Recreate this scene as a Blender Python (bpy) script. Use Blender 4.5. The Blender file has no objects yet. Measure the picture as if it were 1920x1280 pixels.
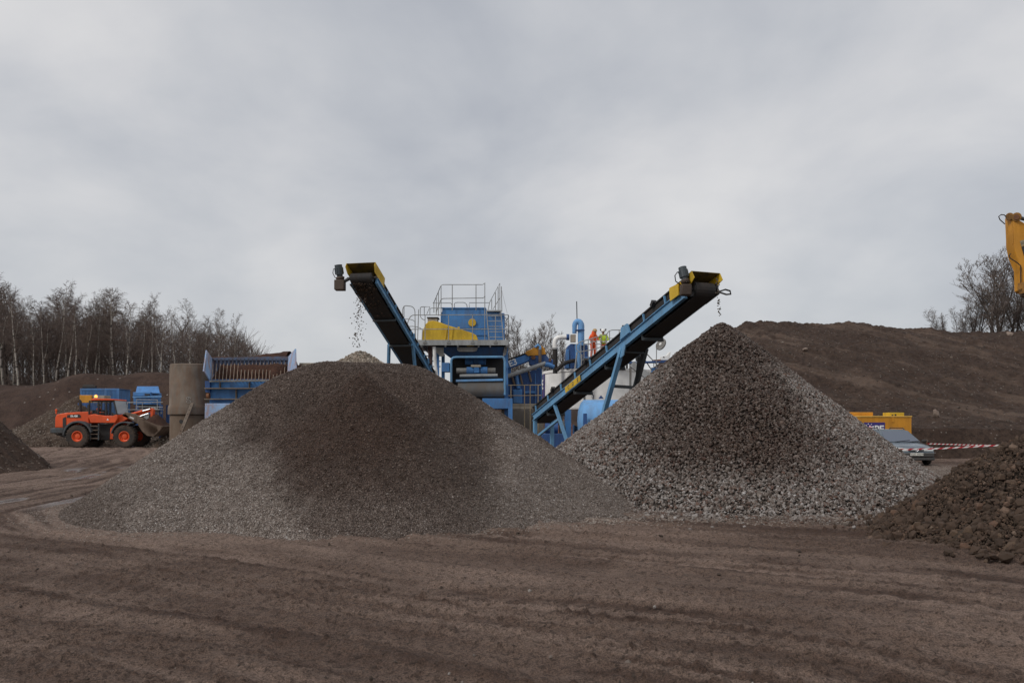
import bpy, bmesh, math, random
import numpy as np
from mathutils import Vector, Matrix
R = math.radians
SC = bpy.context.scene
COL = SC.collection
random.seed(7)
# ------------------------------------------------------------------ camera
F = 1536.0                       # focal length in photo pixels
cd = bpy.data.cameras.new('camera'); cam = bpy.data.objects.new('camera', cd); COL.objects.link(cam)
cd.sensor_width = 36; cd.lens = 36*F/1920; cd.shift_y = 160/1920
cd.clip_start = 0.1; cd.clip_end = 8000
cam.location = (0, 0, 1.6); cam.rotation_euler = (R(90), 0, 0)
SC.camera = cam
# ------------------------------------------------------------------ sky and sun
SUN_EL, SUN_AZ = 42.0, 234.0     # azimuth clockwise from +Y
def make_world():
    w = bpy.data.worlds.new('World'); SC.world = w; w.use_nodes = True
    nt = w.node_tree; nt.nodes.clear()
    N = nt.nodes.new; L = nt.links.new
    out = N('ShaderNodeOutputWorld'); bg = N('ShaderNodeBackground'); L(bg.outputs[0], out.inputs[0])
    sky = N('ShaderNodeTexSky'); sky.sky_type = 'NISHITA'; sky.sun_disc = False
    sky.sun_elevation = R(SUN_EL); sky.sun_rotation = R(SUN_AZ); sky.air_density = 1.0; sky.dust_density = 2.0
    bg.inputs[1].default_value = 0.1
    tc = N('ShaderNodeTexCoord'); sp = N('ShaderNodeSeparateXYZ'); L(tc.outputs['Generated'], sp.inputs[0])
    za = N('ShaderNodeMath'); za.operation = 'ABSOLUTE'; L(sp.outputs[2], za.inputs[0])
    zp = N('ShaderNodeMath'); zp.operation = 'ADD'; L(za.outputs[0], zp.inputs[0]); zp.inputs[1].default_value = 0.42
    dx = N('ShaderNodeMath'); dx.operation = 'DIVIDE'; L(sp.outputs[0], dx.inputs[0]); L(zp.outputs[0], dx.inputs[1])
    dy = N('ShaderNodeMath'); dy.operation = 'DIVIDE'; L(sp.outputs[1], dy.inputs[0]); L(zp.outputs[0], dy.inputs[1])
    cb = N('ShaderNodeCombineXYZ'); L(dx.outputs[0], cb.inputs[0]); L(dy.outputs[0], cb.inputs[1])
    def noise(scale, detail, rough, off, dist=0.0):
        m = N('ShaderNodeMapping'); m.inputs['Location'].default_value = off; L(cb.outputs[0], m.inputs[0])
        n = N('ShaderNodeTexNoise'); n.inputs['Scale'].default_value = scale; n.inputs['Detail'].default_value = detail
        n.inputs['Roughness'].default_value = rough; n.inputs['Distortion'].default_value = dist
        L(m.outputs[0], n.inputs['Vector']); return n
    n1 = noise(2.1, 6, 0.5, (3.1, 1.7, 0.0), 0.25); n2 = noise(0.9, 3, 0.5, (8.3, 4.4, 2.0)); n3 = noise(5.5, 5, 0.5, (1.0, 9.0, 5.0), 0.3)
    a = N('ShaderNodeMath'); a.operation = 'MULTIPLY_ADD'; L(n2.outputs[0], a.inputs[0]); a.inputs[1].default_value = 0.75; L(n1.outputs[0], a.inputs[2])
    b = N('ShaderNodeMath'); b.operation = 'MULTIPLY_ADD'; L(n3.outputs[0], b.inputs[0]); b.inputs[1].default_value = 0.2; L(a.outputs[0], b.inputs[2])
    nm = N('ShaderNodeMapRange'); L(b.outputs[0], nm.inputs[0]); nm.inputs[1].default_value = 0.70; nm.inputs[2].default_value = 1.29
    cr = N('ShaderNodeValToRGB'); L(nm.outputs[0], cr.inputs[0])
    r = cr.color_ramp; r.interpolation = 'B_SPLINE'
    r.elements[0].position = 0.0; r.elements[0].color = (0.30, 0.32, 0.37, 1)
    r.elements[1].position = 1.0; r.elements[1].color = (0.60, 0.60, 0.61, 1)
    e = r.elements.new(0.34); e.color = (0.40, 0.42, 0.46, 1); e = r.elements.new(0.66); e.color = (0.51, 0.515, 0.54, 1)
    sc10 = N('ShaderNodeMix'); sc10.data_type = 'RGBA'; sc10.blend_type = 'MULTIPLY'; sc10.inputs[0].default_value = 1.0; L(cr.outputs[0], sc10.inputs[6]); sc10.inputs[7].default_value = (13.5, 13.3, 12.9, 1)
    # paler band low down
    hz = N('ShaderNodeMapRange'); L(sp.outputs[2], hz.inputs[0]); hz.inputs[1].default_value = 0.0; hz.inputs[2].default_value = 0.3
    hz.inputs[3].default_value = 0.62; hz.inputs[4].default_value = 0.0
    mh = N('ShaderNodeMix'); mh.data_type = 'RGBA'; L(hz.outputs[0], mh.inputs[0]); L(sc10.outputs[2], mh.inputs[6]); mh.inputs[7].default_value = (6.35, 6.5, 6.65, 1)
    # a little of the clear sky shows through
    mx = N('ShaderNodeMix'); mx.data_type = 'RGBA'; mx.inputs[0].default_value = 0.9
    L(sky.outputs[0], mx.inputs[6]); L(mh.outputs[2], mx.inputs[7]); L(mx.outputs[2], bg.inputs[0])
make_world()
sl = bpy.data.lights.new('sun', 'SUN'); sun = bpy.data.objects.new('sun', sl); COL.objects.link(sun)
sl.energy = 1.5; sl.angle = R(12); sl.color = (1.0, 0.965, 0.92)
_d = Vector((math.sin(R(SUN_AZ))*math.cos(R(SUN_EL)), math.cos(R(SUN_AZ))*math.cos(R(SUN_EL)), math.sin(R(SUN_EL))))
sun.rotation_euler = _d.to_track_quat('Z', 'Y').to_euler(); sun.location = (0, 0, 60)
SC.view_settings.view_transform = 'Standard'; SC.view_settings.look = 'None'
SC.view_settings.exposure = 0.0; SC.view_settings.gamma = 1.0; SC.view_settings.use_curve_mapping = False
SC.cycles.max_bounces = 6
# ------------------------------------------------------------------ helpers
def P(px, py, Y):                # photo pixel at depth Y -> world point
    return Vector(((px-960)/F*Y, Y, 1.6+(800-py)/F*Y))
ORG = {}
def _reg(o, org): ORG[o.name] = Vector(org)
def thing(name, label, cat, loc=(0, 0, 0), group=None, kind=None):
    o = bpy.data.objects.new(name, None); COL.objects.link(o); o.location = loc
    o.empty_display_size = 0.3
    o['label'] = label; o['category'] = cat
    if group: o['group'] = group
    if kind: o['kind'] = kind
    _reg(o, loc); return o
def tag(o, label=None, cat=None, group=None, kind=None):
    if label: o['label'] = label
    if cat: o['category'] = cat
    if group: o['group'] = group
    if kind: o['kind'] = kind
    return o
def link_mesh(name, me, parent=None):
    o = bpy.data.objects.new(name, me); COL.objects.link(o)
    if parent is not None:
        o.parent = parent; _reg(o, ORG[parent.name])
    else: _reg(o, (0, 0, 0))
    return o
def np_mesh(name, V, faces, mat, parent=None, smooth=True, attrs=None, mats=None, fmat=None):
    """V (n,3), faces (m,k) arrays of one face size"""
    V = np.asarray(V, dtype=np.float64); faces = np.asarray(faces, dtype=np.int32)
    if parent is not None: V = V - np.array(ORG[parent.name])
    me = bpy.data.meshes.new(name)
    m, k = faces.shape
    me.vertices.add(len(V)); me.vertices.foreach_set('co', V.astype(np.float32).ravel())
    me.loops.add(m*k); me.loops.foreach_set('vertex_index', faces.ravel())
    me.polygons.add(m); me.polygons.foreach_set('loop_start', np.arange(0, m*k, k, dtype=np.int32))
    try: me.polygons.foreach_set('loop_total', np.full(m, k, dtype=np.int32))
    except Exception: pass
    me.polygons.foreach_set('use_smooth', np.full(m, smooth, dtype=bool))
    if mats:
        for q in mats: me.materials.append(q)
        me.polygons.foreach_set('material_index', np.asarray(fmat, dtype=np.int32))
    else: me.materials.append(mat)
    if attrs:
        for an, av in attrs.items():
            at = me.attributes.new(an, 'FLOAT', 'POINT'); at.data.foreach_set('value', np.asarray(av, dtype=np.float32).ravel())
    me.update(calc_edges=True); me.validate()
    return link_mesh(name, me, parent)
class MB:
    def __init__(s): s.v = []; s.f = []; s.m = []; s.mi = 0
    def _add(s, vs, fs):
        b = len(s.v); s.v += [Vector(q) for q in vs]
        for f in fs: s.f.append([b+i for i in f]); s.m.append(s.mi)
        return s
    def hexa(s, p): return s._add(p, [(0,3,2,1),(4,5,6,7),(0,1,5,4),(1,2,6,5),(2,3,7,6),(3,0,4,7)])
    def box(s, lo, hi):
        x0,y0,z0 = lo; x1,y1,z1 = hi
        return s.hexa([(x0,y0,z0),(x1,y0,z0),(x1,y1,z0),(x0,y1,z0),(x0,y0,z1),(x1,y0,z1),(x1,y1,z1),(x0,y1,z1)])
    def beam(s, a, b, w, h, up=(0,0,1)):
        a = Vector(a); b = Vector(b); d = (b-a).normalized(); up = Vector(up)
        x = d.cross(up)
        if x.length < 1e-4: x = d.cross(Vector((0,1,0)))
        x.normalize(); u = x.cross(d)
        x *= w/2; u *= h/2
        return s.hexa([a-x-u, a+x-u, b+x-u, b-x-u, a-x+u, a+x+u, b+x+u, b-x+u])
    def cyl(s, a, b, r0, r1=None, n=14, caps=True):
        a = Vector(a); b = Vector(b); r1 = r0 if r1 is None else r1
        d = (b-a).normalized(); t = Vector((0,0,1)) if abs(d.z) < .9 else Vector((0,1,0))
        x = d.cross(t).normalized(); y = d.cross(x)
        vs = []
        for p, r in ((a, r0), (b, r1)):
            for i in range(n):
                q = 2*math.pi*i/n; vs.append(p + (x*math.cos(q)+y*math.sin(q))*r)
        fs = [(i, (i+1) % n, n+(i+1) % n, n+i) for i in range(n)]
        if caps: fs += [tuple(range(n))[::-1], tuple(range(n, 2*n))]
        return s._add(vs, fs)
    def tube(s, pts, r, n=6, radii=None):
        pts = [Vector(p) for p in pts]; rings = []; px = None; b = len(s.v)
        for i, p in enumerate(pts):
            d = (pts[min(i+1, len(pts)-1)]-pts[max(i-1, 0)]).normalized()
            if px is None:
                t = Vector((0,0,1)) if abs(d.z) < .9 else Vector((0,1,0)); x = d.cross(t).normalized()
            else: x = (px - d*px.dot(d)).normalized()
            px = x; y = d.cross(x); rr = radii[i] if radii else r
            for k in range(n):
                q = 2*math.pi*k/n; s.v.append(p+(x*math.cos(q)+y*math.sin(q))*rr)
        for i in range(len(pts)-1):
            for k in range(n):
                s.f.append([b+i*n+k, b+i*n+(k+1) % n, b+(i+1)*n+(k+1) % n, b+(i+1)*n+k]); s.m.append(s.mi)
        s.f.append([b+k for k in range(n)][::-1]); s.m.append(s.mi)
        s.f.append([b+(len(pts)-1)*n+k for k in range(n)]); s.m.append(s.mi)
        return s
    def prism(s, poly, ext):
        n = len(poly); poly = [Vector(p) for p in poly]; ext = Vector(ext)
        return s._add(poly+[p+ext for p in poly], [tuple(range(n))[::-1], tuple(range(n, 2*n))]+[(i, (i+1) % n, n+(i+1) % n, n+i) for i in range(n)])
    def plate(s, quad, t):
        q = [Vector(p) for p in quad]; nrm = (q[1]-q[0]).cross(q[-1]-q[0]).normalized()*t
        return s.prism(q, nrm)
    def lathe(s, prof, c, axis, n=24):
        """prof: (radius, offset along axis)"""
        c = Vector(c); d = Vector(axis).normalized(); t = Vector((0,0,1)) if abs(d.z) < .9 else Vector((0,1,0))
        x = d.cross(t).normalized(); y = d.cross(x); b = len(s.v); m = len(prof)
        for r, o in prof:
            for k in range(n):
                q = 2*math.pi*k/n; s.v.append(c+d*o+(x*math.cos(q)+y*math.sin(q))*r)
        for i in range(m-1):
            for k in range(n):
                s.f.append([b+i*n+k, b+i*n+(k+1) % n, b+(i+1)*n+(k+1) % n, b+(i+1)*n+k]); s.m.append(s.mi)
        return s
    def ball(s, c, r, n=10, m=7):
        c = Vector(c); r = r if hasattr(r, '__len__') else (r, r, r); vs = []; fs = []
        for i in range(m+1):
            t = math.pi*i/m
            for k in range(n):
                q = 2*math.pi*k/n; vs.append(c+Vector((r[0]*math.sin(t)*math.cos(q), r[1]*math.sin(t)*math.sin(q), r[2]*math.cos(t))))
        for i in range(m):
            for k in range(n): fs.append((i*n+k, (i+1)*n+k, (i+1)*n+(k+1) % n, i*n+(k+1) % n))
        return s._add(vs, fs)
    def build(s, name, mat, parent=None, bevel=0.0, smooth=True, ang=35):
        org = ORG[parent.name] if parent is not None else Vector((0,0,0))
        me = bpy.data.meshes.new(name)
        me.from_pydata([tuple(v-org) for v in s.v], [], s.f)
        for q in (mat if isinstance(mat, (list, tuple)) else [mat]): me.materials.append(q)
        bm = bmesh.new(); bm.from_mesh(me)
        if not isinstance(mat, (list, tuple)): bmesh.ops.remove_doubles(bm, verts=bm.verts, dist=1e-5)
        bmesh.ops.recalc_face_normals(bm, faces=bm.faces); bm.to_mesh(me); bm.free()
        if isinstance(mat, (list, tuple)) and len(me.polygons) == len(s.m):
            me.polygons.foreach_set('material_index', s.m)
        me.polygons.foreach_set('use_smooth', [smooth]*len(me.polygons))
        if smooth: me.set_sharp_from_angle(angle=R(ang))
        o = link_mesh(name, me, parent)
        if bevel:
            md = o.modifiers.new('bevel', 'BEVEL'); md.width = bevel; md.segments = 2; md.limit_method = 'ANGLE'; md.angle_limit = R(40)
        return o
def text(name, body, size, mat, parent, origin, right, up, extrude=0.004, bold=0.0, align='CENTER'):
    """flat lettering at origin, reading along right"""
    cu = bpy.data.curves.new(name, 'FONT'); cu.body = body; cu.size = size; cu.extrude = extrude; cu.offset = bold
    cu.align_x = align; cu.align_y = 'CENTER'; cu.resolution_u = 3
    t = bpy.data.objects.new('tmp', cu); COL.objects.link(t)
    dg = bpy.context.evaluated_depsgraph_get(); me = bpy.data.meshes.new_from_object(t.evaluated_get(dg)); bpy.data.objects.remove(t)
    right = Vector(right).normalized(); up = Vector(up); up = (up-right*up.dot(right)).normalized(); n = right.cross(up)
    M = Matrix.Translation(Vector(origin)-ORG[parent.name]) @ Matrix((right, up, n)).transposed().to_4x4()
    me.transform(M); me.materials.clear(); me.materials.append(mat); me.name = name
    return link_mesh(name, me, parent)
# ---- numpy noise
def _hash(ix, iy, seed):
    h = (ix.astype(np.int64)*374761393 + iy.astype(np.int64)*668265263 + seed*974711) & 0xffffffff
    h = ((h ^ (h >> 13))*1274126177) & 0xffffffff
    h = h ^ (h >> 16)
    return (h & 0xffffff)/float(0xffffff)
def vnoise(x, y, seed=0):
    ix = np.floor(x); iy = np.floor(y); fx = x-ix; fy = y-iy
    u = fx*fx*fx*(fx*(fx*6-15)+10); v = fy*fy*fy*(fy*(fy*6-15)+10)
    a = _hash(ix, iy, seed); b = _hash(ix+1, iy, seed); c = _hash(ix, iy+1, seed); d = _hash(ix+1, iy+1, seed)
    return (a*(1-u)+b*u)*(1-v)+(c*(1-u)+d*u)*v
def fbm(x, y, seed=0, oct=4, gain=0.5):
    t = 0; a = 1.0; s = 0
    for i in range(oct):
        t = t+a*(vnoise(x, y, seed+i*17)-0.5); s += a; a *= gain; x = x*2.03+11.3; y = y*2.03+7.7
    return t/s*2
def sstep(a, b, x):
    t = np.clip((x-a)/(b-a), 0, 1); return t*t*(3-2*t)
def seg_dist(x, y, a, b):
    ax, ay = a; bx, by = b; dx, dy = bx-ax, by-ay
    t = np.clip(((x-ax)*dx+(y-ay)*dy)/(dx*dx+dy*dy), 0, 1)
    return np.hypot(x-(ax+t*dx), y-(ay+t*dy))
def hfield(name, X, Y, Z, mat, parent=None, attrs=None, zcut=None):
    ny, nx = X.shape
    V = np.stack([X, Y, Z], -1).reshape(-1, 3)
    i = np.arange(ny*nx).reshape(ny, nx)
    Fc = np.stack([i[:-1, :-1], i[:-1, 1:], i[1:, 1:], i[1:, :-1]], -1).reshape(-1, 4)
    if zcut is not None:
        keep = (V[:, 2][Fc].max(1) > zcut); Fc = Fc[keep]
        used = np.unique(Fc); mp = np.full(len(V), -1); mp[used] = np.arange(len(used)); V = V[used]; Fc = mp[Fc]
        if attrs: attrs = {k: np.asarray(a).ravel()[used] for k, a in attrs.items()}
    return np_mesh(name, V, Fc, mat, parent, True, attrs)
_t = (1+5**.5)/2
ICO_V = np.array([(-1,_t,0),(1,_t,0),(-1,-_t,0),(1,-_t,0),(0,-1,_t),(0,1,_t),(0,-1,-_t),(0,1,-_t),(_t,0,-1),(_t,0,1),(-_t,0,-1),(-_t,0,1)])/math.sqrt(1+_t*_t)
ICO_F = np.array([(0,11,5),(0,5,1),(0,1,7),(0,7,10),(0,10,11),(1,5,9),(5,11,4),(11,10,2),(10,7,6),(7,1,8),(3,9,4),(3,4,2),(3,2,6),(3,6,8),(3,8,9),(4,9,5),(2,4,11),(6,2,10),(8,6,7),(9,8,1)])
OCT_V = np.array([(1,0,0),(-1,0,0),(0,1,0),(0,-1,0),(0,0,1),(0,0,-1)], float)
OCT_F = np.array([(0,2,4),(2,1,4),(1,3,4),(3,0,4),(2,0,5),(1,2,5),(3,1,5),(0,3,5)])
def stones(name, pos, size, mat, parent=None, seed=1, ico=True, flat=(0.45, 1.0), jit=0.22, attrs=None, smooth=False):
    rng = np.random.default_rng(seed); n = len(pos); BV, BF = (ICO_V, ICO_F) if ico else (OCT_V, OCT_F)
    k = len(BV)
    v = np.repeat(BV[None], n, 0)*(1+rng.uniform(-jit, jit, (n, k, 1)))
    sc = np.stack([rng.uniform(0.8, 1.35, n), rng.uniform(0.65, 1.0, n), rng.uniform(flat[0], flat[1], n)], -1)*size[:, None]*0.5
    v = v*sc[:, None, :]
    q = rng.normal(size=(n, 4)); q /= np.linalg.norm(q, axis=1, keepdims=True); w, x, y, z = q.T
    M = np.stack([np.stack([1-2*(y*y+z*z), 2*(x*y-z*w), 2*(x*z+y*w)], -1), np.stack([2*(x*y+z*w), 1-2*(x*x+z*z), 2*(y*z-x*w)], -1), np.stack([2*(x*z-y*w), 2*(y*z+x*w), 1-2*(x*x+y*y)], -1)], 1)
    v = np.einsum('nij,nkj->nki', M, v)+pos[:, None, :]
    f = BF[None]+(np.arange(n)*k)[:, None, None]
    at = {a: np.repeat(np.asarray(b), k) for a, b in attrs.items()} if attrs else None
    return np_mesh(name, v.reshape(-1, 3), f.reshape(-1, 3), mat, parent, smooth, at)
def seg_mesh(name, segs, mat, parent=None, sides=3):
    s = np.array(segs, dtype=np.float64); a = s[:, 0:3]; b = s[:, 3:6]; r0 = s[:, 6]; r1 = s[:, 7]
    d = b-a; d /= np.maximum(np.linalg.norm(d, axis=1, keepdims=True), 1e-9)
    t = np.where(np.abs(d[:, 2:3]) < .9, np.array([[0, 0, 1.]]), np.array([[0, 1., 0]]))
    x = np.cross(d, t); x /= np.linalg.norm(x, axis=1, keepdims=True); y = np.cross(d, x)
    n = len(s); V = np.zeros((n, 2*sides, 3))
    for k in range(sides):
        q = 2*math.pi*k/sides; o = x*math.cos(q)+y*math.sin(q)
        V[:, k] = a+o*r0[:, None]; V[:, sides+k] = b+o*r1[:, None]
    fb = np.array([(k, (k+1) % sides, sides+(k+1) % sides, sides+k) for k in range(sides)])
    f = fb[None]+(np.arange(n)*2*sides)[:, None, None]
    return np_mesh(name, V.reshape(-1, 3), f.reshape(-1, 4), mat, parent, True)
# ------------------------------------------------------------------ materials
def _mat(name):
    m = bpy.data.materials.new(name); m.use_nodes = True; nt = m.node_tree
    return m, nt, nt.nodes['Principled BSDF'], nt.nodes.new, nt.links.new
def _noise(N, L, co, scale, detail=4, rough=.55, sc3=None):
    n = N('ShaderNodeTexNoise'); n.inputs['Scale'].default_value = scale; n.inputs['Detail'].default_value = detail; n.inputs['Roughness'].default_value = rough
    if sc3:
        mp = N('ShaderNodeMapping'); mp.inputs['Scale'].default_value = sc3; L(co, mp.inputs[0]); L(mp.outputs[0], n.inputs['Vector'])
    else: L(co, n.inputs['Vector'])
    return n
def _range(N, L, src, a, b, c, d):
    r = N('ShaderNodeMapRange'); r.interpolation_type = 'SMOOTHSTEP'; L(src, r.inputs[0])
    for i, q in enumerate((a, b, c, d)): r.inputs[i+1].default_value = q
    return r.outputs[0]
def _mix(N, L, fac, a, b, mode='MIX'):
    m = N('ShaderNodeMix'); m.data_type = 'RGBA'; m.blend_type = mode
    for i, q in ((0, fac), (6, a), (7, b)):
        if isinstance(q, (int, float)): m.inputs[i].default_value = q
        elif isinstance(q, (tuple, list)): m.inputs[i].default_value = (*q[:3], 1)
        else: L(q, m.inputs[i])
    return m.outputs[2]
def _ramp(N, L, src, stops, interp='LINEAR'):
    c = N('ShaderNodeValToRGB'); L(src, c.inputs[0]); r = c.color_ramp; r.interpolation = interp
    r.elements[0].position = stops[0][0]; r.elements[0].color = (*stops[0][1], 1)
    r.elements[1].position = stops[-1][0]; r.elements[1].color = (*stops[-1][1], 1)
    for p, q in stops[1:-1]:
        e = r.elements.new(p); e.color = (*q, 1)
    return c.outputs[0]
def paint(name, col, rough=.45, metal=0.0, dirt=(.10, .07, .05), amt=.45, scale=1.6, var=.12, bump=.0, streak=True, coat=0.0, spec=.5):
    m, nt, b, N, L = _mat(name); co = N('ShaderNodeTexCoord').outputs['Object']
    n1 = _noise(N, L, co, scale, 5, .62, (2.2, 2.2, .55) if streak else None)
    n2 = _noise(N, L, co, 14*scale, 3, .6)
    n3 = _noise(N, L, co, .8*scale, 2, .5)
    c = _mix(N, L, _range(N, L, n3.outputs[0], .3, .7, 0, 1), tuple(max(0, q*(1-var)) for q in col), tuple(min(1, q*(1+var)) for q in col))
    add = N('ShaderNodeMath'); add.operation = 'MULTIPLY_ADD'; L(n2.outputs[0], add.inputs[0]); add.inputs[1].default_value = .35; L(n1.outputs[0], add.inputs[2])
    fac = _range(N, L, add.outputs[0], .56, .86, 0.05*amt, amt)
    c = _mix(N, L, fac, c, dirt); L(c, b.inputs['Base Color'])
    L(_range(N, L, add.outputs[0], .5, .85, rough, min(1, rough+.35)), b.inputs['Roughness'])
    b.inputs['Metallic'].default_value = metal; b.inputs['Coat Weight'].default_value = coat
    b.inputs['Specular IOR Level'].default_value = spec
    if bump:
        bp = N('ShaderNodeBump'); bp.inputs['Strength'].default_value = bump; bp.inputs['Distance'].default_value = .02; L(n2.outputs[0], bp.inputs['Height']); L(bp.outputs[0], b.inputs['Normal'])
    return m
def plain(name, col, rough=.6, metal=0., emit=0., alpha=None):
    m, nt, b, N, L = _mat(name); b.inputs['Base Color'].default_value = (*col, 1); b.inputs['Roughness'].default_value = rough; b.inputs['Metallic'].default_value = metal
    if emit: b.inputs['Emission Color'].default_value = (*col, 1); b.inputs['Emission Strength'].default_value = emit
    return m
def soil(name, c0, c1, c2, scale=1.0, speck=.035, bump=.6, rough=.9, attr=None, pale=(.2, .17, .15), tint=(.17, .135, .11)):
    """earth: three soil colours by noise, scattered pale stones"""
    m, nt, b, N, L = _mat(name); co = N('ShaderNodeTexCoord').outputs['Object']
    n1 = _noise(N, L, co, .35*scale, 6, .6); n2 = _noise(N, L, co, 2.6*scale, 6, .65); n3 = _noise(N, L, co, 22*scale, 4, .7)
    c = _mix(N, L, _range(N, L, n1.outputs[0], .36, .64, 0, 1), c0, c1)
    c = _mix(N, L, _range(N, L, n2.outputs[0], .42, .68, 0, .75), c, c2)
    c = _mix(N, L, _range(N, L, n3.outputs[0], .25, .75, 0, 1), _mix(N, L, .55, c, (0, 0, 0)), c)
    if attr:
        at = N('ShaderNodeAttribute'); at.attribute_name = attr; c = _mix(N, L, at.outputs['Fac'], c, _mix(N, L, _range(N, L, n3.outputs[0], .3, .7, .25, .95), c, tint))
    vo = N('ShaderNodeTexVoronoi'); vo.inputs['Scale'].default_value = 5.5*scale; L(co, vo.inputs['Vector'])
    sep = N('ShaderNodeSeparateColor'); L(vo.outputs['Color'], sep.inputs[0])
    a = N('ShaderNodeMath'); a.operation = 'LESS_THAN'; L(sep.outputs[0], a.inputs[0]); a.inputs[1].default_value = speck
    d = N('ShaderNodeMath'); d.operation = 'LESS_THAN'; L(vo.outputs['Distance'], d.inputs[0]); d.inputs[1].default_value = .3
    e = N('ShaderNodeMath'); e.operation = 'MULTIPLY'; L(a.outputs[0], e.inputs[0]); L(d.outputs[0], e.inputs[1])
    c = _mix(N, L, e.outputs[0], c, pale); L(c, b.inputs['Base Color'])
    b.inputs['Roughness'].default_value = rough; b.inputs['Specular IOR Level'].default_value = .25
    ad = N('ShaderNodeMath'); ad.operation = 'MULTIPLY_ADD'; L(n3.outputs[0], ad.inputs[0]); ad.inputs[1].default_value = .35; L(n2.outputs[0], ad.inputs[2])
    bp = N('ShaderNodeBump'); bp.inputs['Strength'].default_value = bump; bp.inputs['Distance'].default_value = .25/scale; L(ad.outputs[0], bp.inputs['Height']); L(bp.outputs[0], b.inputs['Normal'])
    return m
def stone_mat(name, stops, wet=True, rough=.75):
    """each stone its own colour; moisture darkens it"""
    m, nt, b, N, L = _mat(name)
    g = N('ShaderNodeNewGeometry'); c = _ramp(N, L, g.outputs['Random Per Island'], stops)
    co = N('ShaderNodeTexCoord').outputs['Object']; n = _noise(N, L, co, 40, 2, .5)
    c = _mix(N, L, _range(N, L, n.outputs[0], .3, .7, 0, .35), c, (.05, .04, .035))
    if wet:
        at = N('ShaderNodeAttribute'); at.attribute_name = 'wet'
        w = _mix(N, L, 1.0, c, (.29, .21, .165), 'MULTIPLY')
        c = _mix(N, L, at.outputs['Fac'], c, w)
        L(_range(N, L, at.outputs['Fac'], 0, 1, rough, .5), b.inputs['Roughness'])
    else: b.inputs['Roughness'].default_value = rough
    L(c, b.inputs['Base Color']); b.inputs['Specular IOR Level'].default_value = .3
    return m
def gravel_mat(name, stops, scale, bump=.8):
    m, nt, b, N, L = _mat(name); co = N('ShaderNodeTexCoord').outputs['Object']
    vo = N('ShaderNodeTexVoronoi'); vo.inputs['Scale'].default_value = scale; L(co, vo.inputs['Vector'])
    sep = N('ShaderNodeSeparateColor'); L(vo.outputs['Color'], sep.inputs[0])
    c = _ramp(N, L, sep.outputs[0], stops)
    gap = _range(N, L, vo.outputs['Distance'], .35, .75, 1, .35)
    cg = N('ShaderNodeCombineXYZ'); 
    for i in range(3): L(gap, cg.inputs[i])
    c = _mix(N, L, 1.0, c, cg.outputs[0], 'MULTIPLY')
    n2 = _noise(N, L, co, .9, 5, .6)
    c = _mix(N, L, _range(N, L, n2.outputs[0], .4, .7, 0, .35), c, (.07, .055, .047))
    at = N('ShaderNodeAttribute'); at.attribute_name = 'wet'
    w = _mix(N, L, 1.0, c, (.27, .185, .145), 'MULTIPLY')
    c = _mix(N, L, at.outputs['Fac'], c, w); L(c, b.inputs['Base Color'])
    b.inputs['Roughness'].default_value = .8; b.inputs['Specular IOR Level'].default_value = .3
    iv = N('ShaderNodeMath'); iv.operation = 'SUBTRACT'; iv.inputs[0].default_value = 1; L(vo.outputs['Distance'], iv.inputs[1])
    bp = N('ShaderNodeBump'); bp.inputs['Strength'].default_value = bump; bp.inputs['Distance'].default_value = .8/scale; L(iv.outputs[0], bp.inputs['Height']); L(bp.outputs[0], b.inputs['Normal'])
    return m
M = {}
M['blue'] = paint('blue_paint', (.05, .20, .48), .42, amt=.35, dirt=(.11, .09, .08))
M['blue_pale'] = paint('faded_blue_paint', (.13, .33, .62), .5, amt=.3, dirt=(.2, .16, .13))
M['blue_steel'] = paint('conveyor_blue_paint', (.12, .30, .50), .45, amt=.35, dirt=(.12, .10, .09))
M['blue_dark'] = paint('dark_blue_paint', (.02, .07, .17), .5, amt=.5, dirt=(.06, .045, .035))
M['yellow'] = paint('yellow_paint', (.62, .40, .02), .45, amt=.3, dirt=(.2, .12, .04))
M['amber'] = paint('amber_paint', (.58, .25, .012), .42, amt=.3, dirt=(.2, .10, .03))
M['orange'] = paint('orange_paint', (.72, .085, .012), .4, amt=.25, dirt=(.25, .09, .04))
M['galv'] = paint('galvanised_steel', (.34, .35, .35), .5, .35, amt=.35, dirt=(.2, .18, .16))
M['grey'] = paint('grey_steel', (.22, .22, .21), .55, .2, amt=.5, dirt=(.12, .09, .07))
M['leg_dark'] = paint('dark_painted_steel', (.06, .075, .085), .55, .1, amt=.5, dirt=(.08, .06, .05))
M['rubber'] = paint('black_rubber', (.018, .017, .017), .75, amt=.55, dirt=(.055, .04, .032))
M['tyre'] = paint('muddy_tyre', (.028, .024, .021), .85, amt=.85, dirt=(.085, .06, .045), streak=False)
M['rust'] = paint('rusty_steel', (.20, .085, .04), .8, amt=.6, dirt=(.10, .07, .05))
M['bucket'] = paint('muddy_steel', (.16, .115, .085), .6, .3, amt=.7, dirt=(.10, .07, .05))
M['black'] = paint('black_steel', (.022, .022, .024), .5, amt=.5, dirt=(.06, .05, .04))
M['white'] = paint('white_paint', (.82, .81, .78), .5, amt=.14, dirt=(.45, .40, .33))
M['white_plain'] = plain('white_lettering', (.8, .8, .78), .5)
M['purple'] = plain('purple_sign', (.035, .022, .17), .4)
M['pink'] = plain('pink_print', (.75, .38, .45), .5)
M['conc'] = paint('stained_concrete', (.165, .135, .108), .9, amt=.5, dirt=(.17, .09, .05), bump=.3, var=.2)
M['conc_pale'] = paint('pale_concrete', (.36, .32, .26), .9, amt=.5, dirt=(.2, .15, .11), bump=.25)
M['conc_dark'] = paint('damp_concrete', (.17, .15, .13), .9, amt=.5, dirt=(.10, .08, .06), bump=.3)
M['glass'] = plain('dark_glass', (.02, .025, .03), .08)
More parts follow.
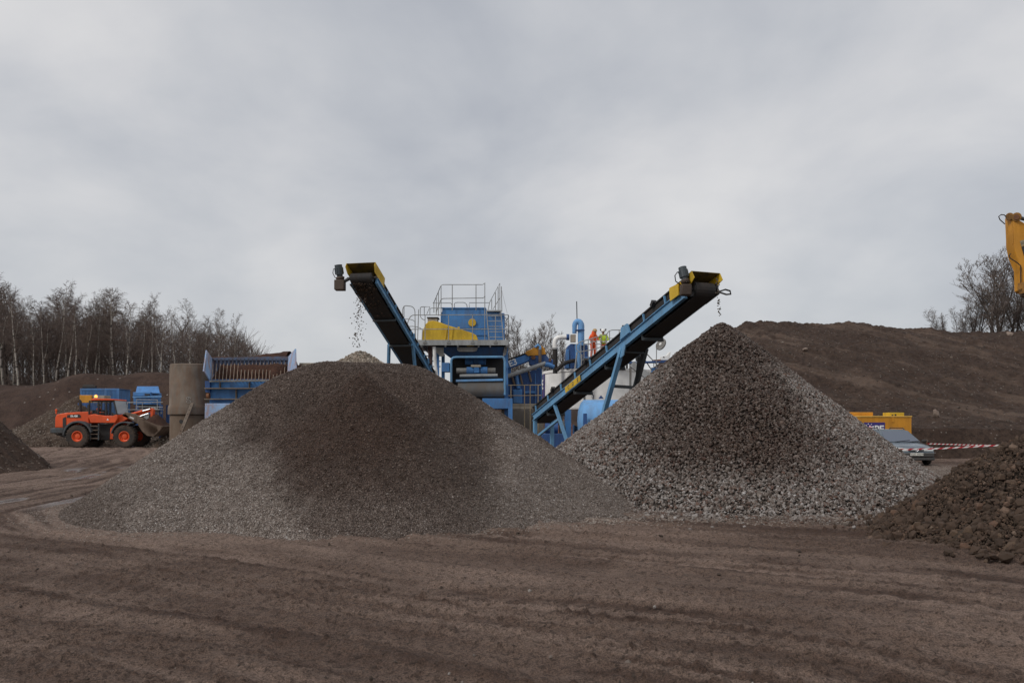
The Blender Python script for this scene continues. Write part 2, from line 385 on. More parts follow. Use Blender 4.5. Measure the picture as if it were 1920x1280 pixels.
M['glass_clear'] = plain('pale_windscreen', (.28, .32, .34), .15)
M['lamp'] = plain('headlamp_glass', (.55, .56, .55), .15, .3)
M['chrome'] = plain('chrome', (.50, .51, .52), .38, 1.)
M['plate'] = plain('white_number_plate', (.68, .68, .62), .5)
M['carpaint'] = paint('slate_blue_car_paint', (.095, .135, .17), .28, .35, amt=.3, dirt=(.13, .11, .10), coat=.5)
M['beacon'] = plain('lit_amber_beacon', (1.0, .32, .06), .3, emit=3.)
M['skin'] = plain('skin', (.42, .25, .18), .6)
M['hivis_orange'] = plain('orange_hi_vis_cloth', (.85, .12, .025), .8)
M['hivis_yellow'] = plain('yellow_hi_vis_cloth', (.55, .72, .06), .8)
M['reflect'] = plain('silver_reflective_tape', (.7, .7, .68), .4)
M['navy'] = plain('dark_work_cloth', (.02, .022, .032), .9)
M['helmet_white'] = plain('white_helmet_shell', (.8, .8, .78), .35)
M['helmet_tan'] = plain('tan_cap_cloth', (.45, .30, .14), .6)
M['red'] = plain('red_tape', (.45, .02, .035), .6)
M['tape_white'] = plain('white_tape', (.75, .73, .71), .6)
M['chip_wood'] = paint('weathered_timber', (.30, .19, .12), .85, amt=.4)
# ------------------------------------------------------------------ ground
TRK = np.array([(-27, 66), (-18, 44), (-13.4, 28), (-11.6, 20), (-10.5, 15.6), (-8.9, 12.8), (-6.2, 10.7), (-2.6, 8.7), (.8, 6.6), (3.6, 4.2), (6.4, 1.2), (10, -4)], float)
def _smooth_curve(p, n=240):
    t = np.linspace(0, len(p)-1, n); i = np.clip(t.astype(int), 0, len(p)-2); f = t-i
    q = np.vstack([2*p[0]-p[1], p, 2*p[-1]-p[-2]])
    a, b, c, d = q[i], q[i+1], q[i+2], q[i+3]; f = f[:, None]
    return .5*((2*b)+(-a+c)*f+(2*a-5*b+4*c-d)*f**2+(-a+3*b-3*c+d)*f**3)
CRV = _smooth_curve(TRK)
def track_coords(X, Y):
    x = X.ravel(); y = Y.ravel(); n = len(x); best = np.full(n, 1e9); sd = np.zeros(n); al = np.zeros(n)
    seg = CRV[1:]-CRV[:-1]; ln = np.hypot(seg[:, 0], seg[:, 1]); cum = np.concatenate([[0], np.cumsum(ln)])
    for k in range(len(seg)):
        dx, dy = seg[k]; ax, ay = CRV[k]
        t = ((x-ax)*dx+(y-ay)*dy)/(ln[k]**2); tc = np.clip(t, 0, 1)
        ex = x-(ax+tc*dx); ey = y-(ay+tc*dy); d = ex*ex+ey*ey
        w = d < best
        best[w] = d[w]; sd[w] = (np.sqrt(d)*np.sign(dx*ey-dy*ex))[w]; al[w] = (cum[k]+tc*ln[k])[w]
    return sd.reshape(X.shape), al.reshape(X.shape)
def make_ground():
    yy = np.concatenate([[-60, -30, -12, -4, 0, 2, 3], np.exp(np.linspace(math.log(3.6), math.log(75), 960)), np.exp(np.linspace(math.log(79), math.log(6000), 40))])
    uu = np.concatenate([-np.exp(np.linspace(math.log(6), math.log(.86), 24))[:-1], np.linspace(-.85, .85, 780), np.exp(np.linspace(math.log(.86), math.log(6), 24))[1:]])
    s = np.maximum(yy, 4.0); X = uu[None]*s[:, None]; Y = np.repeat(yy[:, None], len(uu), 1)
    sd, al = track_coords(X, Y)
    near = sstep(90, 55, Y)
    wob = .9*fbm(al*.11, sd*.15, 5, 3)+.18*fbm(al*.5, sd*.6, 6, 2)
    q = sd+wob
    rut = np.zeros_like(X); lane = np.zeros_like(X)
    rng = np.random.default_rng(4)
    for off in (-3.4, -2.5, -1.7, -.9, -.2, .5, 1.1, 1.9, 2.7, 3.5, 4.6, 5.4, 6.6, 7.7):      # wheel lanes
        on = sstep(.35, .6, vnoise(al*.07+off*3.1, al*0+off, 9))
        w = rng.uniform(.15, .3)
        g = np.exp(-((q-off)/w)**2)*on
        rut -= .040*g; rut += .020*np.exp(-((np.abs(q-off)-w*1.7)/.11)**2)*on
        lane = np.maximum(lane, g*rng.uniform(.5, 1))
        rut += .020*g*np.sin(al*2*math.pi/.34+np.abs(q-off)*14)*(.4+.6*vnoise(al*.5, sd, 3))
    rough = 1-.72*lane
    r1 = 1-2*np.abs(fbm(al*1.5+3*sd*.1, q*2.6, 21, 4)); r2 = fbm(X*5.5, Y*5.5, 31, 4); r3 = np.maximum(0, fbm(X*13, Y*13, 33, 3)-.05)
    patch = sstep(-.35, .35, fbm(al*.13, q*.4, 27, 3))
    r4 = np.maximum(0, fbm(X*24, Y*24, 35, 2)-.1)
    lumps = fbm(X*.5, Y*.5, 2, 3)*.035+(.010*(r1-.4)+.015*r2+.055*r3+.030*r4)*rough*(.55+.55*patch)
    streak = fbm(al*.45, q*3.0, 41, 5)
    Z = (rut+lumps+streak*.024+.012*fbm(al*.07, q*1.9, 47, 3))*near
    pile = np.minimum(seg_dist(X, Y, (-3.75, 17.3), (-2.2, 17.5))-5.1, np.hypot(X-5.25, Y-20.6)-5.75)
    fringe = np.exp(-np.maximum(pile, 0)/.55)*(.55+.45*fbm(X*1.6, Y*1.6, 8, 3))+.95*np.exp(-((X-4.4)/3.8)**2-((Y-14.4)/.85)**2)*(.7+.8*fbm(X*1.1, Y*2.2, 12, 3))+.8*np.exp(-((X-15.5)/4.5)**2-((Y-29)/6)**2)
    thin = sstep(.06, .26, fbm(al*.05, q*1.8, 61, 4))*sstep(-.3, .15, fbm(al*.2, q*.5, 62, 3)); st2 = sstep(.0, .45, fbm(al*.22, q*4.2, 64, 4))
    dry = np.clip(.14+.30*fbm(al*.1, q*.6, 66, 3)+.62*thin+.35*st2+.40*lane+.40*sstep(36, 44, Y)-.4*sstep(15, 19, Y)*sstep(40, 34, Y), 0, 1)
    line = fbm(al*.045, q*6.5, 67, 2); on = np.maximum(sstep(-.1, .28, fbm(al*.13, q*.6, 68, 3)), .9*sstep(10, 12.5, Y)*sstep(-4.5, -7, X))
    dry = np.clip(dry+on*(.62*sstep(.08, .3, line)-.5*sstep(-.08, -.3, line))+.4*sstep(.12, .4, fbm(X*.45, Y*.7, 69, 4)), 0, 1); Z = Z+.022*on*line*near
    wet = np.zeros_like(X)
    for off in (-2.6, -1.2, .2, 1.5, 2.9):
        wet = np.maximum(wet, np.exp(-((q-off)/.26)**4)*sstep(-.06, .1, fbm(al*.22+off*7, q*.8, 71, 3)))
    wet *= sstep(15, 18, Y)*sstep(34, 30, Y)*sstep(-4.5, -7.5, X)
    Z = Z*(1-.8*wet)-.02*wet
    hfield('ground', X, Y, Z, ground_material(), None, {'dry': dry, 'fringe': np.clip(fringe, 0, 1), 'puddle': np.clip(wet, 0, 1), 'across': q, 'along': al})['kind'] = 'structure'
def ground_material():
    m, nt, b, N, L = _mat('churned_mud'); co = N('ShaderNodeTexCoord').outputs['Object']
    def at(n): a = N('ShaderNodeAttribute'); a.attribute_name = n; return a.outputs['Fac']
    cv = N('ShaderNodeCombineXYZ'); s1 = N('ShaderNodeMath'); s1.operation = 'MULTIPLY'; L(at('along'), s1.inputs[0]); s1.inputs[1].default_value = .35
    L(s1.outputs[0], cv.inputs[0]); L(at('across'), cv.inputs[1])
    n0 = _noise(N, L, cv.outputs[0], 3.2, 6, .65); n1 = _noise(N, L, co, 1.3, 6, .62); n2 = _noise(N, L, co, 17, 6, .72); n3 = _noise(N, L, co, 70, 3, .7)
    c = _mix(N, L, _range(N, L, n1.outputs[0], .35, .65, 0, 1), G0, G1)
    c = _mix(N, L, at('dry'), c, G2)
    c = _mix(N, L, _range(N, L, n0.outputs[0], .45, .75, 0, .35), c, G2)
    c = _mix(N, L, _range(N, L, n2.outputs[0], .47, .66, 0, .72), c, G3)  # dark grit in this and the next mix also paints clods' shaded sides
    c = _mix(N, L, _range(N, L, n3.outputs[0], .38, .66, 0, .85), c, _mix(N, L, .72, c, (.008, .006, .005)))
    vo = N('ShaderNodeTexVoronoi'); vo.inputs['Scale'].default_value = 45; L(co, vo.inputs['Vector']); sep = N('ShaderNodeSeparateColor'); L(vo.outputs['Color'], sep.inputs[0])
    fs = N('ShaderNodeMath'); fs.operation = 'MULTIPLY_ADD'; L(at('fringe'), fs.inputs[0]); fs.inputs[1].default_value = .75; fs.inputs[2].default_value = -.06
    lt = N('ShaderNodeMath'); lt.operation = 'LESS_THAN'; L(sep.outputs[0], lt.inputs[0]); L(fs.outputs[0], lt.inputs[1])
    sc = _ramp(N, L, sep.outputs[1], [(0, (.14, .11, .09)), (.5, (.29, .245, .205)), (1, (.46, .41, .36))])
    l2 = N('ShaderNodeMath'); l2.operation = 'MULTIPLY'; L(lt.outputs[0], l2.inputs[0]); l2.inputs[1].default_value = .8
    c = _mix(N, L, l2.outputs[0], c, sc)
    c = _mix(N, L, at('puddle'), c, (.10, .075, .065)); L(c, b.inputs['Base Color'])
    rr = N('ShaderNodeMath'); rr.operation = 'MULTIPLY_ADD'; L(at('puddle'), rr.inputs[0]); rr.inputs[1].default_value = -.72; rr.inputs[2].default_value = .9; L(rr.outputs[0], b.inputs['Roughness'])
    b.inputs['Specular IOR Level'].default_value = .3
    ad = N('ShaderNodeMath'); ad.operation = 'MULTIPLY_ADD'; L(n3.outputs[0], ad.inputs[0]); ad.inputs[1].default_value = .3; L(n2.outputs[0], ad.inputs[2])
    bs = N('ShaderNodeMath'); bs.operation = 'MULTIPLY_ADD'; L(at('puddle'), bs.inputs[0]); bs.inputs[1].default_value = -.8; bs.inputs[2].default_value = .85
    bp = N('ShaderNodeBump'); L(bs.outputs[0], bp.inputs['Strength']); bp.inputs['Distance'].default_value = .10; L(ad.outputs[0], bp.inputs['Height']); L(bp.outputs[0], b.inputs['Normal'])
    return m
G0 = (.098, .057, .041); G1 = (.142, .088, .064); G2 = (.325, .229, .180); G3 = (.033, .019, .013)
make_ground()
# ------------------------------------------------------------------ distant banks
SOIL_RED = soil('red_brown_earth', (.075, .045, .034), (.105, .066, .05), (.05, .031, .025), .6, .02)
SOIL_DARK = soil('dark_brown_earth', (.088, .055, .040), (.12, .078, .058), (.05, .032, .024), .7, .05)
SOIL_BANK = soil('haul_track_earth', (.078, .049, .036), (.108, .071, .053), (.034, .021, .016), 1.5, .06, bump=1.0, attr='dry', tint=(.165, .115, .087))
SOIL_RUBBLE = soil('pale_rubble_earth', (.11, .077, .056), (.14, .10, .075), (.07, .046, .034), 1.2, .10, bump=.9)
def bank_h(x, y):
    n = fbm(x*.09, y*.09, 3, 4)
    z = 5.9*sstep(72.5, 83, y+2.2*n+.02*(x+50))+.35*fbm(x*.3, y*.3, 6, 4)*sstep(72, 76, y)
    z += 1.0*np.exp(-((x+37.5)/5.5)**2-((y-84)/4)**2)+1.15*np.exp(-((x+42.8)/3.2)**2-((y-82)/3)**2)*.7+1.0*np.exp(-((x+31)/6)**2-((y-84.5)/4)**2)
    z *= sstep(150, 138, y)*sstep(34, 22, x)*sstep(-150, -120, x)
    return z
def make_bank():
    X, Y = np.meshgrid(np.linspace(-150, 36, 420), np.concatenate([np.linspace(70, 90, 110), np.linspace(91, 152, 30)]))
    Z = bank_h(X, Y)-.12
    o = hfield('bank', X, Y, Z, SOIL_RED, None, None, -.1); o['kind'] = 'structure'
make_bank()
def emb_h(x, y):
    q = (x*.62+y*.78)                                         # haul tracks cross the slope
    n = fbm(x*.13, y*.13, 14, 4)
    crest = np.interp(x, [17, 18.5, 20, 24, 27, 29.5, 32, 35, 40, 60, 95], [9.4, 9.75, 9.8, 9.7, 9.55, 9.2, 9.1, 9.0, 9.15, 9.4, 8.5])
    prof = np.interp(y, [41, 42.0, 44, 47, 51, 58, 63.5, 66, 100], [0, .165, .19, .22, .36, .74, 1.0, 1.0, .98])
    z = crest*prof
    z += (.32*n+.16*fbm(x*.5, y*.5, 15, 4)+.14*fbm(x*1.6, y*1.6, 16, 3)+.12*np.maximum(0, fbm(x*4, y*4, 17, 2)))*sstep(41.3, 43, y)
    z += (.26*np.abs(fbm(q*.33, (x-y)*.03, 18, 3))+.10*np.sin(q*2.1)*sstep(.45, .6, vnoise(q*.25, x*0, 5)))*sstep(47, 50, y)
    left = (x-6.0+.8*fbm(y*.2, x*.1, 3, 3))*.80
    z = np.minimum(z, left+.5*fbm(x*.4, y*.4, 19, 3))
    return z*sstep(104, 98, y)*sstep(110, 96, x)
def make_embankment():
    X, Y = np.meshgrid(np.concatenate([np.linspace(5, 46, 560), np.linspace(46.6, 112, 70)]), np.concatenate([np.linspace(40.4, 68, 400), np.linspace(69, 106, 24)]))
    Z = emb_h(X, Y)-.1; q = X*.62+Y*.78; dry = sstep(.05, .5, .8*fbm(q*1.15, (X-Y)*.05, 23, 4)+.3*fbm(q*.4, (X-Y)*.04, 24, 3)+.3*fbm(X*.7, Y*.7, 25, 3))*sstep(45, 48, Y)
    o = hfield('embankment', X, Y, Z, SOIL_BANK, None, {'dry': dry}, -.08); o['kind'] = 'structure'
    rng = np.random.default_rng(3); n = 2200                     # lumps and stones lying on the slope
    x = rng.uniform(13, 46, n); y = rng.uniform(41.5, 66, n); z = emb_h(x, y)-.1
    k = z > .3; s = rng.uniform(.05, .16, n)*np.where(rng.random(n) < .03, 2.2, 1)
    o = stones('slope_stones', np.stack([x, y, z], -1)[k], s[k], stone_mat('slope_stone', [(0, (.04, .03, .022)), (.6, (.075, .056, .044)), (.9, (.12, .095, .077)), (.96, (.2, .16, .13)), (1, (.32, .28, .24))], False), None, 5)
    tag(o, 'loose stones and clods strewn over the dark earth bank', 'stones', kind='stuff')
make_embankment()
# ------------------------------------------------------------------ heaps
def fine_h(x, y):
    n = .22*fbm(x*.35, y*.35, 51, 3)
    d = seg_dist(x, y, (-3.8, 17.3), (-2.5, 17.5))+n*.9
    mid = sstep(-5.9, -3.5, x+.24*(y-13))*sstep(-.1, -1.0, x-.15*(y-13))*sstep(16.6, 15.4, y)
    dd = d+.85*mid
    z = 3.42-.66*np.sqrt(dd*dd+.42); k = 9.0
    c1 = 2.62-.80*np.hypot((x+2.75)*.95, y-15.0)
    z = np.log(np.exp(k*np.clip(z, -3, 9))+np.exp(k*np.clip(c1, -3, 9)))/k
    z = -np.log(np.exp(-k*z)+math.exp(-k*3.06))/k
    return z+.04*fbm(x*1.3, y*1.3, 52, 4)
def fine_wet(x, y):
    n = fbm(x*.7, y*.7, 55, 5)*.30+fbm(x*6, y*6, 56, 3)*.22
    lb = -3.4-.66*(y-12.4)+.02*(y-12.4)**2
    w = sstep(-.3, .4, x-lb+n)*(1-.85*sstep(-.75, .1, x+.05*(y-14)+.6*n))
    w = np.maximum(w, .8*sstep(16.2, 17.4, y+n*.5)*sstep(-6.6, -5.2, x+n))
    w = np.maximum(w, .95*sstep(-5.6, -7.0, x+.3*n)*sstep(.75, .25, fine_h(x, y)+.25*n))
    core = np.exp(-((x+2.8)/1.3)**2-((y-14.4)/1.5)**2)
    w = w*(1-.3*sstep(.75, .3, fine_h(x, y)+.2*n))
    return np.clip(w*.74+.45*core*(1+n), 0, 1)
FINE_STOPS = [(0, (0.124, 0.096, 0.079)), (.3, (0.193, 0.153, 0.128)), (.62, (0.260, 0.215, 0.185)), (.90, (0.346, 0.300, 0.268)), (.985, (0.461, 0.419, 0.383)), (1, (0.720, 0.686, 0.651))]
def make_fine_heap():
    t = thing('gravel_heap', 'wide heap of fine gravel in front, pale at both ends and dark in the middle', 'gravel heap', (-3.5, 17, 0))
    X, Y = np.meshgrid(np.arange(-10.5, 3.3, .035), np.concatenate([np.arange(11.4, 18.2, .028), np.arange(18.25, 23, .12)]))
    Z = fine_h(X, Y)+.012*fbm(X*14, Y*14, 58, 2)
    hfield('heap_surface', X, Y, Z, gravel_mat('fine_gravel', FINE_STOPS, 52, 1.0), t, {'wet': fine_wet(X, Y)}, -.06)
    rng = np.random.default_rng(8); n = 250000
    x = rng.uniform(-10, 3, n); y = rng.uniform(11.8, 18.6, n); z = fine_h(x, y)
    k = z > -.02; x, y, z = x[k], y[k], z[k]
    s = rng.gamma(4, .0040, len(x)).clip(.010, .045)
    o = stones('gravel_stones', np.stack([x, y, z+.25*s], -1), s, stone_mat('fine_stone', FINE_STOPS), t, 9, False, (.5, 1), .2, {'wet': np.clip(fine_wet(x, y)+rng.normal(0, .16, len(x)), 0, 1)})
    o['kind'] = 'stuff'
make_fine_heap()
def coarse_h(x, y):
    ax, ay = 5.25, 20.6
    th = np.arctan2(y-ay, x-ax); d = np.hypot(x-ax, y-ay)
    sl = .765+.05*np.cos(th*2)+.012*np.cos(th)+.03*fbm(np.cos(th)*2, np.sin(th)*2, 81, 2)
    z = 4.28-sl*np.sqrt(d*d+.03)
    z = z+.10*np.exp(-((z-.25)/.3)**2)
    return z+.10*fbm(x*.8, y*.8, 82, 4)
def coarse_wet(x, y, z):
    ax, ay = 5.25, 20.6
    th = np.arctan2(x-ax+.25, -(y-ay)); d = np.hypot(x-ax, y-ay)
    n = .5*fbm(x*.8, y*.8, 85, 4)
    w = sstep(.95, .45, np.abs(th+.12)+.055*d+.35*n-.25*np.exp(-d/1.2))
    w = np.maximum(w, sstep(2.6, 1.2, d+n))
    w = w*sstep(.15, 1.25, z+.55*n)
    return np.clip(w*(.9+.25*n), 0, 1)
COARSE_STOPS = [(0, (0.071, 0.054, 0.043)), (.16, (0.119, 0.095, 0.082)), (.3, (0.154, 0.085, 0.062)), (.36, (0.182, 0.151, 0.129)), (.6, (0.232, 0.200, 0.180)), (.84, (0.293, 0.268, 0.249)), (.95, (0.379, 0.352, 0.332)), (1, (0.490, 0.463, 0.447))]
def make_coarse_heap():
    t = thing('stone_heap', 'tall cone of coarse stones under the right conveyor, dark on top', 'stone heap', (5.25, 20.6, 0))
    X, Y = np.meshgrid(np.arange(-1.2, 12, .06), np.arange(14.2, 27.2, .06))
    Z = coarse_h(X, Y)-.03
    hfield('heap_surface', X, Y, Z, gravel_mat('coarse_gravel_bed', [(0, (.05, .04, .032)), (1, (.16, .135, .12))], 18, 1.0), t, {'wet': coarse_wet(X, Y, Z)}, -.06)
    rng = np.random.default_rng(18); n = 130000
    r = 6.2*np.sqrt(rng.random(n)); a = rng.uniform(0, 2*math.pi, n); x = 5.25+r*np.cos(a); y = 20.6+r*np.sin(a); z = coarse_h(x, y)
    k = (z > -.03) & (y < 22.6); x, y, z = x[k], y[k], z[k]
    s = rng.gamma(9, .0056, len(x)).clip(.028, .11)
    o = stones('heap_stones', np.stack([x, y, z+.012], -1), s, stone_mat('coarse_stone', COARSE_STOPS), t, 19, True, (.45, .95), .2, {'wet': np.clip(coarse_wet(x, y, z)+rng.normal(0, .14, len(x)), 0, 1)})
    o['kind'] = 'stuff'
    # stones rolled out round the foot
    n = 5200; a = rng.uniform(-math.pi, 0.2, n); r = 5.6+rng.gamma(1.5, .35, n); x = 5.25+r*np.cos(a); y = 20.6+r*np.sin(a)
    k = (x > .6); x, y = x[k], y[k]
    s = rng.gamma(6, .009, len(x)).clip(.02, .12)
    o = stones('foot_stones', np.stack([x, y, np.maximum(coarse_h(x, y), 0)+.012], -1), s, bpy.data.materials['coarse_stone'], t, 20, True, attrs={'wet': rng.uniform(0, .3, len(x))})
    o['kind'] = 'stuff'
make_coarse_heap()
def clod_h(x, y):
    d = seg_dist(x, y, (8.55, 11.8), (12.8, 12.6))
    z = 2.30-.74*np.sqrt(d*d+.12); z = np.log(np.exp(5*z)+np.exp(5*(.70-.24*d)))/5-.07
    return z+.22*fbm(x*.7, y*.7, 91, 4)+.08*fbm(x*2.5, y*2.5, 92, 3)
CLOD_STOPS = [(0, (0.037, 0.023, 0.015)), (.35, (0.055, 0.035, 0.023)), (.7, (0.076, 0.048, 0.033)), (.9, (0.101, 0.066, 0.043)), (.97, (0.128, 0.071, 0.046)), (1, (0.191, 0.139, 0.104))]
def make_clod_heap():
    t = thing('rubble_heap', 'near heap of brown earth clods and broken bricks at the right edge', 'rubble heap', (9.5, 11.8, 0))
    X, Y = np.meshgrid(np.arange(4.6, 16.5, .05), np.arange(7.9, 16.5, .05))
    hfield('heap_surface', X, Y, clod_h(X, Y)-.05, SOIL_CLOD, t, None, -.06)
    rng = np.random.default_rng(28); n = 120000
    x = rng.uniform(4.9, 13.5, n); y = rng.uniform(8.2, 15.0, n); z = clod_h(x, y); k = z > -.06; x, y, z = x[k], y[k], z[k]
    s = (.024+.013*rng.pareto(2.3, len(x))).clip(.02, .14)*np.where(z < .5, 1.2, 1)
    sm = stone_mat('earth_clod', CLOD_STOPS, False, .92)
    stones('clods', np.stack([x, y, z+.15*s], -1), s, sm, t, 29, True, (.5, 1), .24)['kind'] = 'stuff'
    n = 260; a = rng.uniform(math.pi*.72, math.pi*1.55, n); r = 3.05+rng.gamma(1.3, .2, n)
    x = 8.75+r*np.cos(a); y = 11.8+r*np.sin(a); s = rng.gamma(4, .02, n).clip(.02, .2)
    stones('clods', np.stack([x, y, np.maximum(clod_h(x, y), 0)+.2*s], -1), s, sm, t, 30, True)['kind'] = 'stuff'
    for i, (x, y, sx, lb) in enumerate(((5.78, 12.1, .36, 'big brown boulder at the left tip of the rubble heap, upper one'), (6.0, 10.85, .42, 'flat brown boulder lying below the left tip of the rubble heap'))):
        o = stones('boulder', np.array([[x, y, .12]]), np.array([sx]), soil_plain, None, 40+i, True, (.55, .65), .12, smooth=True); tag(o, lb, 'boulder', 'boulders at the foot of the rubble heap')
        o.modifiers.new('sub', 'SUBSURF').levels = 1; o.modifiers['sub'].render_levels = 1
    # two perforated bricks among the clods
    for i, (px, py, Y, lb) in enumerate(((1742, 998, 10.6, 'perforated brick half buried high in the rubble heap'), (1701, 1018, 9.9, 'perforated brick low on the left side of the rubble heap'))):
        p = P(px, py, Y); zz = float(clod_h(np.array([p.x]), np.array([p.y]))[0])+.06
        b = MB(); b.box((-.107, -.05, -.033), (.107, .05, .033)); o = b.build('brick', M['brick'], None, .006)
        h = MB()
        for k in range(5):
            for j in (-1, 1): h.cyl((-.08+.04*k, j*.02, .0335), (-.08+.04*k, j*.02, .035), .011, n=8)
        ORG[o.name] = Vector((0, 0, 0)); h.build('core_holes', M['black'], o)
        o.location = (p.x, p.y, zz); o.rotation_euler = (R(58), R(-38), R(8)); tag(o, lb, 'brick', 'bricks in the rubble heap')
SOIL_CLOD = soil('clod_earth', (.05, .036, .027), (.075, .055, .04), (.035, .025, .018), 1.6, .05, bump=.9)
soil_plain = soil('boulder_earth', (.065, .046, .034), (.085, .062, .046), (.045, .032, .024), 3, .0, bump=.5)
M['brick'] = paint('dull_red_brick', (.24, .13, .09), .9, amt=.6, dirt=(.11, .08, .06))
make_clod_heap()
def cone_heap(name, label, cat, c, h, slope, mat, seed, rough=.25, n=0, size=(.05, .14), stops=None, step=.12, group=None):
    cx, cy = c; r = h/slope+1
    X, Y = np.meshgrid(np.arange(cx-r, cx+r, step), np.arange(cy-r, cy+r, step))
    def hh(x, y):
        d = np.hypot(x-cx, y-cy); return h-slope*np.sqrt(d*d+.15)+rough*fbm(x*.6, y*.6, seed, 4)+.3*rough*fbm(x*2.2, y*2.2, seed+3, 3)
    t = thing(name, label, cat, (cx, cy, 0), group)
    hfield('heap_surface', X, Y, hh(X, Y), mat, t, {'wet': X*0}, -.08)
    if n:
        rng = np.random.default_rng(seed); x = rng.uniform(cx-r, cx+r, n); y = rng.uniform(cy-r, cy+r*.4, n); z = hh(x, y); k = z > -.05
        s = rng.uniform(*size, k.sum())
        stones('heap_stones', np.stack([x[k], y[k], z[k]], -1), s, stone_mat(name+'_stone', stops, False), t, seed)['kind'] = 'stuff'
    return t
PALE = [(0, (.20, .155, .12)), (.5, (.33, .27, .21)), (.9, (.45, .38, .31)), (1, (.6, .55, .48))]
cone_heap('stone_heap', 'small pale stone heap beneath the left conveyor, only its tip above the wide gravel heap', 'stone heap', (-6.35, 34.0), 5.0, .70,
          gravel_mat('pale_gravel', [(0, (.16, .13, .10)), (.6, (.30, .25, .20)), (1, (.48, .42, .35))], 14), 120, .18, 22000, (.05, .13), PALE, .1)
cone_heap('spoil_heap', 'dark earth spoil heap cut off by the left edge', 'spoil heap', (-21.9, 30.2), 4.2, 1.0, SOIL_DARK, 130, .35, 2600, (.04, .12), [(0, (.06, .042, .032)), (.7, (.12, .09, .07)), (1, (.26, .21, .17))], .08)
cone_heap('spoil_heap', 'low heap of mixed earth in the lower left behind the tracks', 'spoil heap', (-16.9, 22.6), .95, .6, SOIL_RUBBLE, 131, .3, 600, (.05, .14), CLOD_STOPS, .06)
cone_heap('rubble_heap', 'long pale rubble heap behind the wheel loader', 'rubble heap', (-37.6, 71.5), 4.4, .62, SOIL_RUBBLE, 132, .5, 6000, (.06, .18), [(0, (.10, .075, .055)), (.6, (.175, .135, .105)), (.95, (.25, .205, .17)), (1, (.42, .38, .33))], .15)
cone_heap('rubble_heap', 'low stony rubble heap beside the concrete pipe tower', 'rubble heap', (-26.8, 66), 1.7, .6, SOIL_RUBBLE, 133, .3, 1500, (.08, .22), [(0, (.10, .075, .055)), (.6, (.2, .16, .125)), (1, (.4, .36, .31))], .12)
# scattered clods and stones on the ground
def scatter():
    rng = np.random.default_rng(77); n = 1500
    y = 4.5+24*rng.random(n)**1.7; x = rng.uniform(-.75, .75, n)*y
    s = rng.gamma(1.6, .009, n).clip(.012, .075)
    o = stones('loose_stones', np.stack([x, y, .0*x+.012], -1), s, stone_mat('ground_clod', [(0, (.05, .036, .028)), (.6, (.095, .07, .056)), (.92, (.16, .13, .11)), (1, (.34, .31, .28))], False, .9), None, 78)
    tag(o, 'small clods and stones scattered over the muddy ground', 'stones', kind='stuff')
scatter()
